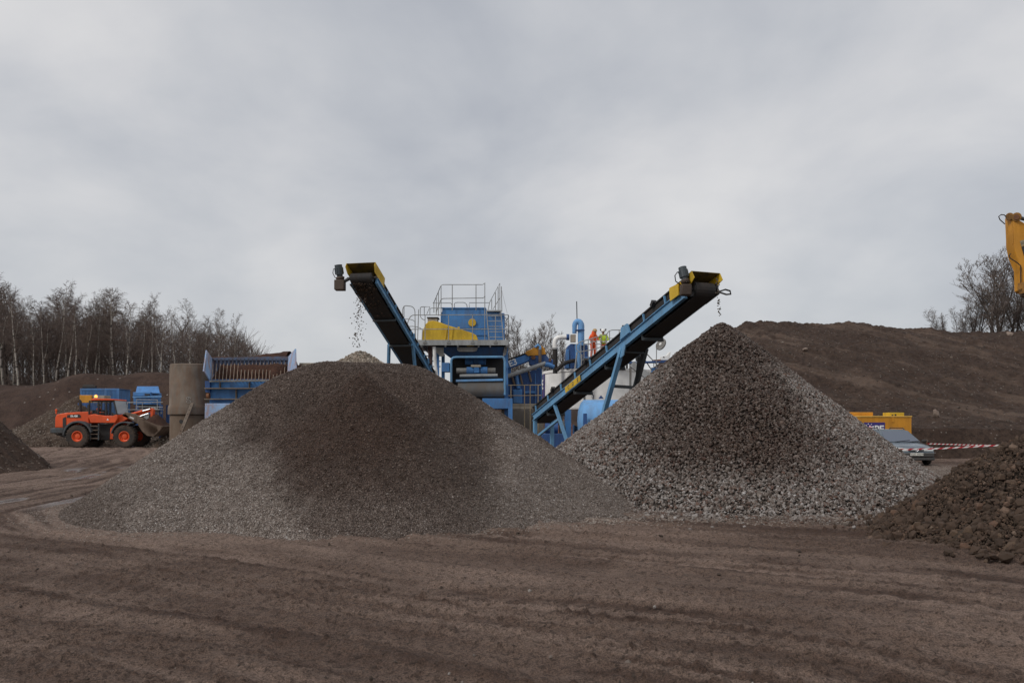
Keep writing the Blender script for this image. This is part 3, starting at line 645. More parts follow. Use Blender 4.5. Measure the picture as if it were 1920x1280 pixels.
# ------------------------------------------------------------------ trees
def bark(name, pale, dark, scale, thr):
    m, nt, b, N, L = _mat(name); co = N('ShaderNodeTexCoord').outputs['Object']
    n = _noise(N, L, co, scale, 4, .65, (1.5, 1.5, 3.2)); c = _mix(N, L, _range(N, L, n.outputs[0], thr-.07, thr+.07, 0, 1), pale, dark); L(c, b.inputs['Base Color']); b.inputs['Roughness'].default_value = .9; return m
M['birch'] = bark('birch_bark', (.35, .315, .27), (.06, .05, .045), 1.3, .54)
M['bark'] = bark('dark_bark', (.085, .068, .058), (.045, .036, .032), 1.5, .5)
M['twig'] = bark('bare_twigs', (.165, .122, .10), (.10, .074, .063), .5, .5)
M['twig_grey'] = bark('grey_bare_twigs', (.18, .142, .12), (.11, .085, .073), .5, .5)
def gen_tree(seed, H, style):
    rng = random.Random(seed); trunk = []; twig = []
    def grow(p, d, L, r0, r1, n, droop, dst, wand=.12):
        pts = [p.copy()]
        for i in range(n):
            d = (d+Vector((rng.gauss(0, wand), rng.gauss(0, wand), rng.gauss(0, wand*.6)+droop))).normalized()
            q = p+d*(L/n); a = r0+(r1-r0)*i/n; b = r0+(r1-r0)*(i+1)/n
            dst.append((*p, *q, a, b)); p = q; pts.append(p.copy())
        return pts
    def at(pts, t):
        k = min(int(t*(len(pts)-1)), len(pts)-2); f = t*(len(pts)-1)-k
        return pts[k].lerp(pts[k+1], f), (pts[k+1]-pts[k]).normalized()
    def side(d, ang):
        a = rng.uniform(0, 2*math.pi); t = Vector((math.cos(a), math.sin(a), 0)); t = (t-d*t.dot(d)).normalized()
        return (d*math.cos(ang)+t*math.sin(ang)).normalized()
    stems = []
    if style == 'vase':
        for k in range(rng.randint(2, 4)):
            a = rng.uniform(0, 6.28); d = Vector((math.cos(a)*.13, math.sin(a)*.13, 1)).normalized()
            stems.append((grow(Vector((math.cos(a)*.15, math.sin(a)*.15, -.4)), d, H*rng.uniform(.8, 1.0),   .06, .010, 14, .02, trunk, .045), .10, 26))
    else:
        stems.append((grow(Vector((0, 0, -.4)), Vector((rng.gauss(0, .02), rng.gauss(0, .02), 1)).normalized(), H*.98, .11 if style == 'birch' else .10, .015, 16, .05, trunk, .03), .3 if style == 'birch' else .22, 34))
        if rng.random() < .45:
            p, d = at(stems[0][0], rng.uniform(.25, .45)); stems.append((grow(p, side(d, .38), H*.5, .07, .018, 9, .05, trunk, .06), .2, 16))
    for pts, t0, nb in stems:
        SL = sum((pts[i+1]-pts[i]).length for i in range(len(pts)-1))
        for b in range(nb):
            t = t0+(1-t0)*((b+rng.random())/nb)
            p, d = at(pts, min(t, .985)); rel = (t-t0)/(1-t0)
            Lb = SL*(.27 if style != 'vase' else .34)*(1-.62*rel)*rng.uniform(.65, 1.15)
            bp = grow(p, side(d, rng.uniform(.5, .95) if style != 'vase' else rng.uniform(.3, .6)), Lb, (.030 if style != 'vase' else .014)*(1-.5*rel), .007, 5, .05 if style != 'vase' else .12, twig, .12 if style != 'vase' else .07)
            for s in range(7 if style != 'vase' else 6):
                p2, d2 = at(bp, rng.uniform(.2, .98)); Ls = Lb*rng.uniform(.25, .5)
                sp = grow(p2, side(d2, rng.uniform(.4, .9)), Ls, .009, .006, 3, -.05 if style == 'birch' else .10, twig, .16 if style == 'birch' else .09)
                for w in range(6 if style != 'vase' else 5):
                    p3, d3 = at(sp, rng.uniform(.15, 1.0)); grow(p3, side(d3, rng.uniform(.3, 1.0)), Ls*rng.uniform(.3, .65), .0065, .0045, 2, -.30 if style == 'birch' else .10, twig, .2 if style == 'birch' else .12)
    return trunk, twig
def tree_proto(seed, H, style, bk, tw):
    tr, tg = gen_tree(seed, H, style)
    o = seg_mesh('trunk', tr, M[bk], None, 6); c = seg_mesh('crown', tg, M[tw], None, 3)
    a, b = o.data, c.data
    bpy.data.objects.remove(o); bpy.data.objects.remove(c); return a, b
BIRCH = [tree_proto(100+i, 11, 'birch', 'birch', 'twig') for i in range(6)]
DARKT = [tree_proto(200+i, 10, 'birch', 'bark', 'twig') for i in range(4)]
VASE = [tree_proto(300+i, 7, 'vase', 'bark', 'twig_grey') for i in range(4)]
def plant(protos, i, name, label, loc, H, base, rot, group, wide=1.0):
    tm, cm = protos[i % len(protos)]
    r = thing(name, label, 'tree', loc, group); s = H/base
    r.scale = (s*wide, s*wide, s); r.rotation_euler = (0, 0, rot)
    for n, me in (('trunk', tm), ('crown', cm)):
        o = bpy.data.objects.new(n, me); COL.objects.link(o); o.parent = r
SIL_X = [-60, 0, 45, 75, 108, 140, 180, 222, 250, 290, 320, 355, 385, 410, 440, 470, 490, 510]
SIL_Y = [510, 505, 530, 558, 527, 553, 545, 535, 558, 550, 574, 560, 584, 573, 588, 608, 640, 672]
rng_t = random.Random(5)
FRONT = [(-30, 515), (8, 507), (34, 532), (64, 556), (83, 575), (104, 527), (127, 552), (142, 560), (158, 585), (176, 545), (187, 562), (214, 536), (236, 560), (262, 566), (285, 550), (300, 580), (330, 580), (357, 561), (384, 590), (408, 574), (436, 590)]
ORD = ['first', 'second', 'third', 'fourth', 'fifth', 'sixth', 'seventh', 'eighth', 'ninth', 'tenth', 'eleventh', 'twelfth', 'thirteenth', 'fourteenth', 'fifteenth', 'sixteenth', 'seventeenth', 'eighteenth', 'nineteenth', 'twentieth', 'twenty-first']
for i, (px, top) in enumerate(FRONT):
    Y = 88+rng_t.uniform(-1.5, 4); x = (px-960)/F*Y; z = float(bank_h(np.array([x]), np.array([Y]))[0])-.1
    H = 1.6+(800-top)/F*Y-z
    plant(BIRCH, i*5+i//6, 'birch_tree', 'bare pale-trunked birch, %s from the left in the front row of the wood' % ORD[i], (x, Y, z), H, 11, rng_t.uniform(0, 6.28), 'birches along the front of the wood', rng_t.uniform(.85, 1.1))
for i in range(80):
    px = rng_t.uniform(-90, 478); Y = rng_t.uniform(93, 122); x = (px-960)/F*Y; z = 5.8
    top = np.interp(px, SIL_X, SIL_Y)+rng_t.uniform(14, 58)
    H = 1.6+(800-top)/F*Y-z
    if H < 2.5: continue
    plant(DARKT if i % 5 else BIRCH, i, 'bare_tree', 'dark bare tree standing deep in the wood behind the front birches', (x, Y, z), H, 10, rng_t.uniform(0, 6.28), 'trees deep in the wood', rng_t.uniform(.95, 1.35))
def thicket():
    rng = np.random.default_rng(6); n = 70000
    x = rng.uniform(-118, -29, n); y = rng.uniform(92, 128, n); px = 960+x/y*F
    top = np.interp(px, SIL_X, SIL_Y); zt = 1.6+(800-top)/F*y
    z0 = 5.8+rng.random(n)**2.1*np.maximum(.8, (zt-5.8)*.66); L = rng.uniform(.7, 2.8, n)
    dx = rng.normal(0, .38, n)*L; dy = rng.normal(0, .3, n)*L; r = rng.uniform(.010, .03, n)
    k = px < 500
    s = np.stack([x, y, z0, x+dx, y+dy, z0+L*rng.uniform(.3, 1, n), r, r*.5], -1)[k]
    o = seg_mesh('undergrowth', s, M['twig'], None, 3); tag(o, 'dense dark brush and saplings filling the wood', 'undergrowth', kind='stuff')
thicket()
RT = [(1770, 583, 'small thin bare sapling, leftmost on the right bank'), (1799, 580, 'small bushy bare tree beside the leftmost sapling on the bank'), (1828, 541, 'leaning bare tree third from the left on the right bank'),
      (1858, 486, 'tall bare tree left of the yellow excavator arm'), (1882, 478, 'tall bare tree just below the tip of the yellow excavator arm'), (1908, 492, 'tall bare tree behind the yellow excavator arm'), (1936, 500, 'bare tree at the right edge behind the excavator arm')]
for i, (px, top, lb) in enumerate(RT):
    Y = 74+1.5*(i % 3); x = (px-960)/F*Y; z = float(emb_h(np.array([x]), np.array([Y]))[0])-.2
    plant(VASE, i, 'bare_tree', lb, (x, Y, z), (1.6+(800-top)/F*Y-z)*1.08, 7, i*1.3, 'bare trees on the right bank', 1.55 if i > 2 else 1.4)
CT = [(957, 594, 'narrow bare tree close right of the screening plant'), (984, 600, 'bare tree left of the yellow motor guard'), (1004, 597, 'round-topped bare tree behind the yellow motor guard'), (1024, 618, 'bare tree behind the white elbow pipe'), (1049, 634, 'low bare tree right of the white elbow pipe'), (972, 640, 'low bare tree behind the blue beam')]
for i, (px, top, lb) in enumerate(CT):
    Y = 100+i; x = (px-960)/F*Y; z = 5.7
    plant(VASE, i+2, 'bare_tree', lb, (x, Y, z), 1.6+(800-top)/F*Y-z, 7, i*2.1+.5, 'bare trees behind the plant', 1.15)
# ------------------------------------------------------------------ conveyors
M['yellow_shaded'] = paint('shaded_muddy_yellow', (.17, .115, .018), .7, amt=.8, dirt=(.05, .038, .025)); M['gear_brown'] = paint('oily_brown_casting', (.075, .05, .036), .55, .2, amt=.5, dirt=(.05, .04, .035))  # hood roof and back plates: underside shade painted into the muddy yellow
Z3 = Vector((0, 0, 1))
def motor(parent, base, axis, r, L, gear_c, gear_s):
    a = Vector(axis).normalized(); base = Vector(base)
    m = MB(); m.lathe([(0.01, 0), (r*.7, 0), (r*.75, L*.2), (r, L*.22), (r, L*.78), (r*.92, L*.8), (r*.95, L*.98), (r*.6, L), (.01, L)], base, a, 16)
    for k in range(10):
        q = 2*math.pi*k/10; t = Vector((0, 1, 0)) if abs(a.y) < .8 else Z3; x = a.cross(t).normalized(); y = a.cross(x); o = x*math.cos(q)+y*math.sin(q)
        m.beam(base+a*L*.25+o*r*1.0, base+a*L*.75+o*r*1.0, .012, .03, o)
    mo = m.build('drive_motor', M['leg_dark'], parent)
    g = MB(); g.box([gear_c[i]-gear_s[i]/2 for i in range(3)], [gear_c[i]+gear_s[i]/2 for i in range(3)]); g.lathe([(.01, 0), (r*.9, 0), (r*1.15, L*.25), (r*.8, L*.3)], base-a*L*.25, a, 14)
    g.build('gearbox', M['gear_brown'], parent, .03)
    return mo
def conveyor(root, head, tail, W, bright_side, hood_len=1.1):
    head = Vector(head); tail = Vector(tail); d = (head-tail).normalized(); s = Z3.cross(d).normalized()*-1; s = Vector((-d.y, d.x, 0)).normalized(); u = d.cross(s); L = (head-tail).length
    q = lambda t, a, b: tail+d*t+s*a+u*b
    h = W/2
    for sg in (-1, 1):
        m = MB()
        m.beam(q(0, sg*h, .0), q(L-.25, sg*h, .0), .07, .22, u)                     # channel
        m.beam(q(0, sg*(h+.02), .115), q(L-.25, sg*(h+.02), .115), .12, .02, u); m.beam(q(0, sg*(h+.02), -.115), q(L-.25, sg*(h+.02), -.115), .12, .02, u)
        k = .35
        while k < L-.6:
            m.beam(q(k, sg*(h+.03), .12), q(k, sg*(h+.03), .36), .05, .04, d); k += 1.15
        m.build('stringer', M['blue_steel'], root)
        m = MB(); m.beam(q(0, sg*(h-.03), .25), q(L-.2, sg*(h-.03), .25), .03, .25, u); m.beam(q(0, sg*(h+.0), .39), q(L-.2, sg*(h+.0), .39), .05, .035, u)
        m.build('side_skirt', M['rubber'], root)
    m = MB()                                                                        # belt loop
    prof = []
    for k in range(9): a = math.pi*k/8; prof.append((L+.2*math.sin(a), .2*math.cos(a)))
    for k in range(9): a = math.pi*k/8; prof.append((-.2*math.sin(a), -.2*math.cos(a)))
    n = len(prof)
    for i in range(n):
        (t0, b0), (t1, b1) = prof[i], prof[(i+1) % n]
        m.plate([q(t0, -h*.84, b0), q(t0, h*.84, b0), q(t1, h*.84, b1), q(t1, -h*.84, b1)], .012)
    m.build('belt', M['rubber'], root)
    for nm, t in (('head_pulley', L), ('tail_pulley', 0)):
        m = MB(); m.cyl(q(t, -h*.88, 0), q(t, h*.88, 0), .175, n=18); m.cyl(q(t, -h*1.2, 0), q(t, h*1.2, 0), .05, n=10); m.build(nm, M['black'], root)
    k = 1.2
    while k < L-.8:
        m = MB(); m.cyl(q(k, -h*.9, -.26), q(k, h*.9, -.26), .05, n=8)
        for sg in (-1, 1): m.beam(q(k, sg*h*.95, -.3), q(k, sg*h*.95, 0), .05, .03, d)
        m.build('return_roller', M['leg_dark'], root); k += 2.3
    k = .8
    while k < L-.5: m = MB(); m.beam(q(k, -h, -.09), q(k, h, -.09), .06, .06, u); m.build('cross_member', M['leg_dark'], root); k += 1.6
    return q, L, d, s, u, h
def make_right_conveyor():
    nh = P(1285, 551, 20.9); nt = P(1001, 783, 30.2); d = (nh-nt).normalized(); s = Vector((-d.y, d.x, 0)).normalized()
    W = .68; tail = nt+s*W/2; head = nh+s*W/2+d*.25
    t = thing('conveyor', 'blue conveyor rising to the right and dropping stones on the tall cone', 'conveyor', (tail.x, tail.y, 0), 'stockpile conveyors')
    q, L, d, s, u, h = conveyor(t, head, tail, W, -1)
    def cheek(sg): return [q(L-.45, sg*(h+.05), .10), q(L+.12, sg*(h+.05), .10), q(L+.34, sg*(h+.08), .16), q(L+.28, sg*(h+.08), .37), q(L-.35, sg*(h+.06), .36)]
    m = MB()
    for sg in (-1, 1): m = MB(); m.prism(cheek(sg), s*.015); m.build('hood_cheek', M['yellow'], t)
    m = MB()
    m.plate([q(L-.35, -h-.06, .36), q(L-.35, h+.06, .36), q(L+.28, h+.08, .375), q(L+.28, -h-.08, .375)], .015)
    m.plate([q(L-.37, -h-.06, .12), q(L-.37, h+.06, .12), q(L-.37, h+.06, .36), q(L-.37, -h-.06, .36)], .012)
    m.build('discharge_hood', M['yellow_shaded'], t)
    m = MB(); m.plate([q(L-.78, -h-.10, .04), q(L-.36, -h-.10, .02), q(L-.30, -h-.10, .30), q(L-.72, -h-.10, .38)], .03); m.plate([q(L-.72, -h-.10, .38), q(L-.30, -h-.10, .30), q(L-.30, -h+.12, .32), q(L-.72, -h+.12, .40)], .02)
    m.build('guard', M['yellow'], t)
    c = q(L+.06, -h-.18, .0); mb = motor(t, c+u*.1+Vector((0, 0, .1)), u+Vector((-.1, 0, .3)), .11, .36, c-Vector((0, 0, .05)), (.26, .24, .28))
    mm = MB(); e = c+u*.4; mm.tube([e+Vector((-.06, -.03, -.02)), e+Vector((-.16, -.05, .03)), e+Vector((-.22, -.05, -.06)), e+Vector((-.2, -.05, -.2)), e+Vector((-.06, 0, -.28))], .014); mm.build('cable', M['black'], t)
    mm = MB(); k = q(L+.1, h+.1, -.05); mm.tube([k, k+s*.2+u*.07, k+s*.34+u*.04, k+s*.34-u*.05, k+s*.2-u*.07, k-u*.02], .022); mm.beam(q(L-.5, h+.06, .02), q(L+.12, h+.06, .02), .05, .3, u); mm.build('tension_bracket', M['black'], t)
    # yellow plate with letters on the near stringer
    a, b = 3.05, 4.25; mm = MB(); mm.plate([q(a, -h-.085, -.1), q(b, -h-.085, -.1), q(b, -h-.085, .1), q(a, -h-.085, .1)], .006); sg = mm.build('name_plate', M['yellow'], t)
    for i, ch in enumerate('CDE'): text('lettering', ch, .19, M['leg_dark'], sg, q(a+.28+i*.36, -h-.096, 0), d, u, .002)
    # trestle
    tp = (nh.y-P(1192, 640, 24)[1])
    kt = L*.66
    nf = [P(1104, 790, 24.9), P(1190, 745, 25.4)]
    for sg, foot, mat in ((-1, P(1128, 790, 24.7), 'blue_steel'), (1, P(1180, 770, 25.9), 'leg_dark')):
        m = MB(); top = q(kt, sg*(h+.05), -.1); dirn = (foot-top).normalized(); ft = top+dirn*((top.z)/-dirn.z); m.beam(top, ft, .13, .13, d); m.build('leg', M[mat], t)
        if sg > 0: rt = top; rf = ft
        else: lt = top; lf = ft
    m = MB(); k1 = .28; m.beam(lt.lerp(lf, k1), rt.lerp(rf, k1), .09, .09); m.beam(lt.lerp(lf, .02), rt.lerp(rf, .02), .12, .12); m.beam(rt.lerp(rf, .28), q(kt, .12, -.35), .07, .07); m.build('cross_brace', M['leg_dark'], t); m = MB(); m.beam(lt.lerp(lf, .74), rt.lerp(rf, .74), .08, .08); m.build('cross_brace', M['leg_dark'], t)
    m = MB()
    m.prism([q(kt+.05, -h-.06, .12), q(kt+.62, -h-.06, .12), q(kt+.55, -h-.06, .42), q(kt+.2, -h-.06, .44)], -s*.06); m.prism([q(kt-.25, -h-.08, -.12), q(kt+.3, -h-.08, -.12), q(kt+.1, -h-.08, -.38), q(kt-.1, -h-.08, -.38)], -s*.03)
    m.build('joint_plate', M['blue_steel'], t)
    for k in (1.9, 4.6, 7.2, 8.9): m = MB(); m.beam(q(k, -h-.02, .36), q(k+.14, -h-.02, .46), .14, .1, u); m.build('clamp', M['black'], t)
    # tail frame
    m = MB(); m.beam(q(.1, -h, -.1), Vector((*q(.1, -h, 0).xy, 0)), .12, .12, d); m.beam(q(.1, h, -.1), Vector((*q(.1, h, 0).xy, 0)), .12, .12, d); m.beam(q(1.9, -h, -.1), q(3.1, -h-.05, -2.9), .1, .08, d); m.beam(q(.1, -h, -.75), q(2.1, -h, -.72), .08, .08); m.build('tail_frame', M['blue_steel'], t)
make_right_conveyor()
def make_left_conveyor():
    rh = P(704, 524, 34); rl = P(806, 697, 41.5); d = (rh-rl).normalized(); s = Vector((-d.y, d.x, 0)).normalized()
    W = 1.08; head = rh-s*W/2; tail = rl-s*W/2-d*7.2
    head = head+d*.15
    t = thing('conveyor', 'blue conveyor coming toward the viewer, dropping fine stones behind the wide gravel heap', 'conveyor', (tail.x, tail.y, 0), 'stockpile conveyors')
    q, L, d, s, u, h = conveyor(t, head, tail, W, 1)
    m = MB()
    for sg in (-1, 1): m = MB(); m.prism([q(L-1.0, sg*(h+.06), .12), q(L+.18, sg*(h+.06), .12), q(L+.42, sg*(h+.09), .30), q(L+.36, sg*(h+.09), .50), q(L-.85, sg*(h+.09), .52)], s*.015); m.build('hood_cheek', M['yellow'], t)
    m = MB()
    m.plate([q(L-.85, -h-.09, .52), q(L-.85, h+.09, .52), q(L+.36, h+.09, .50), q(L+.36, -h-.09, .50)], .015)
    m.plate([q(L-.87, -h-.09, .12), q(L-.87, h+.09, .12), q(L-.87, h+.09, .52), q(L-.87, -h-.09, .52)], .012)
    m.build('discharge_hood', M['yellow_shaded'], t)
    c = q(L-.05, -h-.42, -.15); motor(t, c+Vector((0, 0, .22)), Vector((-.12, -.15, 1)), .17, .52, c-Vector((0, 0, .12)), (.42, .4, .42))
    mm = MB(); e = c+Vector((-.12, -.05, .5)); mm.tube([e, e+Vector((-.14, -.02, .06)), e+Vector((-.17, 0, -.12)), e+Vector((-.08, 0, -.3)), e+Vector((.05, 0, -.34))], .017); mm.build('cable', M['black'], t)
    mm = MB(); mm.cyl(c+Vector((0, 0, -.05)), q(L, -h, 0), .07); mm.build('drive_shaft', M['black'], t)
    # stones crossing the belt mouth
    kt = L-5.4-7.2+7.2-.0
    for sg, px, py in ((-1, 728, 700), (1, 779, 700)):
        top = q(kt, sg*(h+.05), -.12); foot = P(px, py, top.y+1.4); dr = (foot-top).normalized(); ft = top+dr*(top.z/-dr.z)
        m = MB(); m.beam(top, ft, .12, .12, d); m.build('leg', M['blue_steel'], t)
        if sg < 0: lt, lf = top, ft
        else: rt, rf = top, ft
    m = MB(); m.beam(lt, rt, .16, .16); a, b = lt.lerp(lf, .25), rt.lerp(rf, .25); m.beam(a, b, .14, .14); m.beam(lt.lerp(lf, .42), a.lerp(b, .42), .09, .09); m.beam(rt.lerp(rf, .42), a.lerp(b, .58), .09, .09); m.build('cross_brace', M['blue_steel'], t)
    for k in (2.5, 5.2, 7.8, 10.3): m = MB(); m.beam(q(k, h+.08, .16), q(k+.16, h+.08, .34), .06, .16, u); m.build('clamp', M['blue_steel'], t)
    m = MB(); m.beam(q(.2, -h, -.1), Vector((*q(.2, -h, 0).xy, 0)), .12, .12, d); m.beam(q(.2, h, -.1), Vector((*q(.2, h, 0).xy, 0)), .12, .12, d); m.build('tail_frame', M['blue_steel'], t)
    # stones stuck to the belt mouth
    rng = np.random.default_rng(55); n = 260
    tt = L-rng.gamma(1.2, .7, n).clip(-.1, 2.6); aa = rng.normal(-.12, .26, n).clip(-.5, .5); pts = np.array([q(a, b, -.24-rng.random()*.03) for a, b in zip(tt, aa)])
    o = stones('clinging_stones', pts, rng.uniform(.03, .09, n), bpy.data.materials['earth_clod'], t, 56); o['kind'] = 'stuff'
make_left_conveyor()
def falling():
    rng = np.random.default_rng(61); n = 150
    z = rng.uniform(4.85, 6.9, n); y = 33.6+rng.normal(0, .12, n); px = np.interp(z, [4.8, 6.9], [670, 676])+rng.normal(0, 1, n)*np.interp(z, [4.8, 6.9], [8, 4.5])
    o = stones('falling_stones', np.stack([(px-960)/F*y, y, z], -1), rng.uniform(.03, .075, n), stone_mat('falling_stone', [(0, (.05, .04, .03)), (1, (.14, .11, .09))], False), None, 62); tag(o, 'thin shower of stones falling from the left conveyor', 'falling stones', kind='stuff')
    n = 44; z = np.array([4.35+.95*rng.random() for _ in range(n)]); z = np.sort(z); px = np.interp(z, [4.3, 5.3], [1350, 1344])+rng.normal(0, 2.0, n); y = 20.5+rng.normal(0, .05, n)
    o = stones('falling_stones', np.stack([(px-960)/F*y, y, z], -1), rng.uniform(.022, .055, n), bpy.data.materials['falling_stone'], None, 63); tag(o, 'few coarse stones dropping from the right conveyor onto the tall cone', 'falling stones', kind='stuff')
falling()
# ------------------------------------------------------------------ screening plant
def make_screen():
    Y = 42.0; K = lambda px, py, y=Y: P(px, py, y)
    def z(py): return 1.6+(800-py)/F*Y
    def x(px): return (px-960)/F*Y
    t = thing('screening_plant', 'tall blue screening plant with a railed walkway, yellow belt guard and ladder', 'screening plant', (x(870), Y+2, 0))
    # deck
    m = MB(); m.box((x(764), Y, z(647)), (x(953), Y+.05, z(637))); m.box((x(764), Y+.05, z(643)), (x(953), Y+4.6, z(640)))
    for px in (790, 835, 858, 897, 919, 950): m.box((x(px)-.04, Y+.06, z(650)), (x(px)+.04, Y+4.5, z(643.2)))
    m.build('walkway', M['galv'], t)
    m = MB()
    for px in (797, 841, 886, 929): m.box((x(px)-.09, Y-.03, z(644.5)), (x(px)+.09, Y-.002, z(640.5)))
    m.build('post_bracket', M['grey'], t)
    r = .022
    def rail(pts, name='guard_rail', rad=r): mm = MB(); [mm.tube(p, rad, 6) for p in pts]; return mm.build(name, M['galv'], t)
    def bend(a, b, c, n=4):
        a, b, c = Vector(a), Vector(b), Vector(c); return [a*(1-q)**2+b*2*q*(1-q)+c*q*q for q in [i/n for i in range(n+1)]]
    yf = Y-.02; yb = Y+4.5
    rail([[K(763, 609, yf)]+bend(K(766, 600, yf), K(769, 590.5, yf), K(777, 590.5, yf))+[K(953, 590, yf), K(954, 593, yf+.05), K(950, 600, yf+.4)],
          bend(K(768, 620, yf), K(771, 617, yf), K(776, 617, yf))+[K(953, 617, yf), K(952, 622, yf+.3)]]+[[K(p, 640, yf), K(p, 590, yf)] for p in (797, 841, 886, 929)])
    zt, zm = z(590), z(617)
    rail([[(x(953), Y, zt), (x(953), yb, zt)], [(x(953), Y, zm), (x(953), yb, zm)]]+[[(x(953), q, z(640)), (x(953), q, zt)] for q in (Y+1.5, Y+3, yb)])
    # loops at the left end
    rail([[K(755, 600, Y+1)]+bend(K(755, 580, Y+1), K(756, 573, Y+1), K(762, 573, Y+1))+bend(K(770, 574, Y+1), K(777, 575, Y+1), K(778, 584, Y+1))+[K(779, 640, Y+1)], [K(757.5, 573.5, Y+1), K(757.5, 600, Y+1)]])
    rail([bend(K(797, 600, Y+2), K(787, 598, Y+2), K(788, 588, Y+2))+bend(K(788, 578, Y+2), K(788, 575, Y+2), K(793, 575, Y+2))+[K(806, 575, Y+2), K(800, 589, Y+2)], [K(795.5, 575, Y+2), K(795.5, 590, Y+2)], [K(785, 580, Y+1.5), K(783, 637, Y+1.5)]])
    rail([[K(757, 598, Y+.5)]+bend(K(765, 598, Y+.5), K(775, 599, Y+.5), K(778, 603, Y+.5))+[K(778, 634, Y+.5)], bend(K(764, 612, Y+.5), K(785, 610, Y+.5), K(792, 618, Y+.5))+[K(791, 640, Y+.5)]])
    # control box
    m = MB(); m.box((x(797), Y+1.2, z(640)), (x(816), Y+1.9, z(590.5))); m.build('control_box', M['conc_pale'], t, .02); m = MB(); m.box((x(796), Y+1.15, z(590.4)), (x(818), Y+1.95, z(588.5))); m.build('control_box_lid', M['black'], t)
    # screen house
    yh = Y+1.5; kx = (yh)/Y
    H = lambda px, py: P(px, py, yh)
    m = MB(); m.prism([H(826, 640), H(826, 587), H(829, 584), H(829, 577.5), H(912, 577.5), H(912, 584), H(946, 587), H(946, 640)], (0, 2.7, 0))
    m.build('screen_house', M['blue'], t, .03)
    m = MB()
    for a, b in ((578.5, 576.5), (628.5, 626.8), (615.5, 614)): m.prism([H(828, a), H(828, b), H(911, b), H(911, a)], (0, -.05, 0))
    m.build('panel_flange', M['blue'], t)
    m = MB(); c = H(885.5, 605); m.cyl(c+Vector((0, 0, 0)), c+Vector((0, -.09, 0)), .205, n=24); m.build('round_cover', M['yellow'], t, .012)
    # belt guard
    yg = Y+.55; G = lambda px, py: P(px, py, yg)
    m = MB(); m.prism([G(792, 640), G(791, 630), G(793, 619), G(797, 608), G(804, 602), G(812, 601), G(822, 603), G(838, 609), G(886, 624), G(893, 628.5), G(896, 635), G(896.5, 640)], (0, .5, 0)); m.build('belt_guard', M['yellow'], t, .03)
    m = MB(); m.cyl(G(882, 638)+Vector((0, -.001, 0)), G(882, 638)+Vector((0, -.06, 0)), .37, n=26)
    m.prism([G(832, 640), G(837, 610), G(840, 611), G(835, 640)], (0, -.05, 0)); m.prism([G(843, 640), G(847, 613), G(850, 614), G(847, 640)], (0, -.05, 0)); m.prism([G(858, 617), G(858, 612.5), G(862, 612.5), G(862, 618)], (0, .04, 0)); m.build('guard_cover', M['yellow'], t, .008)
    # upper walkway rails
    yu = Y+1.35; yr = yu+3.0
    U = lambda px, py, y=yu: P(px, py, y)
    rail([[U(812, 568, yu+1.2)]+[U(814, 566, yu+1)]+bend(U(826, 537), U(827, 533.5), U(832, 533.5))+[U(905, 533.5), U(909, 530)], [U(818, 585)]+bend(U(826, 563), U(828, 560), U(832, 559.5))+[U(906, 558.5), U(910, 555)]]
         +[[U(848, 582), U(848, 533.5)], [U(892.5, 582), U(892.5, 533.5)], [U(909, 640), U(909, 530)], [U(827, 592), U(827, 535)], [U(822, 592), U(822, 547)], [U(818, 590), U(818, 556)], [U(813.5, 586), U(813.5, 567)]])
    rail([[U(813, 568, yr), U(840, 568, yr)]+bend(U(845, 568, yr), U(848, 570, yr), U(848, 578, yr))])
    rail([[U(852, 578, yr)]+bend(U(852, 570, yr), U(852, 567, yr), U(858, 567, yr))+bend(U(868, 567, yr), U(876, 567, yr), U(876, 577, yr))])
    rail([[U(880, 577, yr), U(880, 567.5, yr), U(917, 567.5, yr)], [U(806, 590, yr)]+bend(U(806, 580, yr), U(806, 577.5, yr), U(811, 577.5, yr))+[U(828, 577.5, yr)]])
    rail([[U(915, 582), U(918, 567), U(937, 531), U(937.5, 590)], [U(924, 580), U(938, 557)], [U(922, 562), U(922, 580)], [U(929, 548), U(929, 584)], [U(934, 538), U(934, 582)], [U(940, 537), U(941, 584)]])
    m = MB(); m.box((U(912, 0).x, yu-.1, U(0, 584).z), (U(939, 0).x, yu+1.0, U(0, 581.5).z)); m.build('top_step', M['galv'], t)
    # ladder
    yl = Y+.95; Ld = lambda px, py: P(px, py, yl)
    for a, b in ((912, 917), (939, 944)):
        m = MB(); m.beam(Ld(a, 582), Ld(b, 638), .05, .07, (0, 1, 0)); m.build('ladder_stile', M['galv'], t)
    for py in (592.5, 602, 612, 622, 632):
        q = (py-582)/56*5; m = MB(); m.cyl(Ld(912+q, py), Ld(939+q, py), .02, n=6); m.build('rung', M['galv'], t)
    m = MB(); m.tube([U(941, 545), U(951, 587)], .006, 4); m.build('stay_wire', M['grey'], t)
    # chute and support frame below the deck
    m = MB()
    m.hexa([K(846, 672, Y+.7), K(940, 672, Y+.7), K(940, 672, Y+3.6), K(846, 672, Y+3.6), K(816, 650, Y+.35), K(950, 650, Y+.35), K(950, 650, Y+4.2), K(816, 650, Y+4.2)])
    m.build('under_chute', M['blue_dark'], t, .02)
    m = MB(); m.prism([K(857, 651, Y+.2), K(896, 651, Y+.2), K(894, 657, Y+.2), K(889, 659, Y+.2), K(861, 659, Y+.2), K(857, 656, Y+.2)], (0, .12, 0)); m.build('gusset', M['grey'], t); m = MB(); m.prism([K(808, 651, Y+.3), K(832, 651, Y+.3), K(832, 668, Y+.3), K(826, 668, Y+.3)], (0, .06, 0)); m.build('gusset', M['grey'], t); m = MB(); m.prism([K(946, 650, Y+.3), K(952, 650, Y+.3), K(949, 664, Y+.3), K(942, 670, Y+.3)], (0, .06, 0)); m.build('gusset', M['grey'], t)
    m = MB()
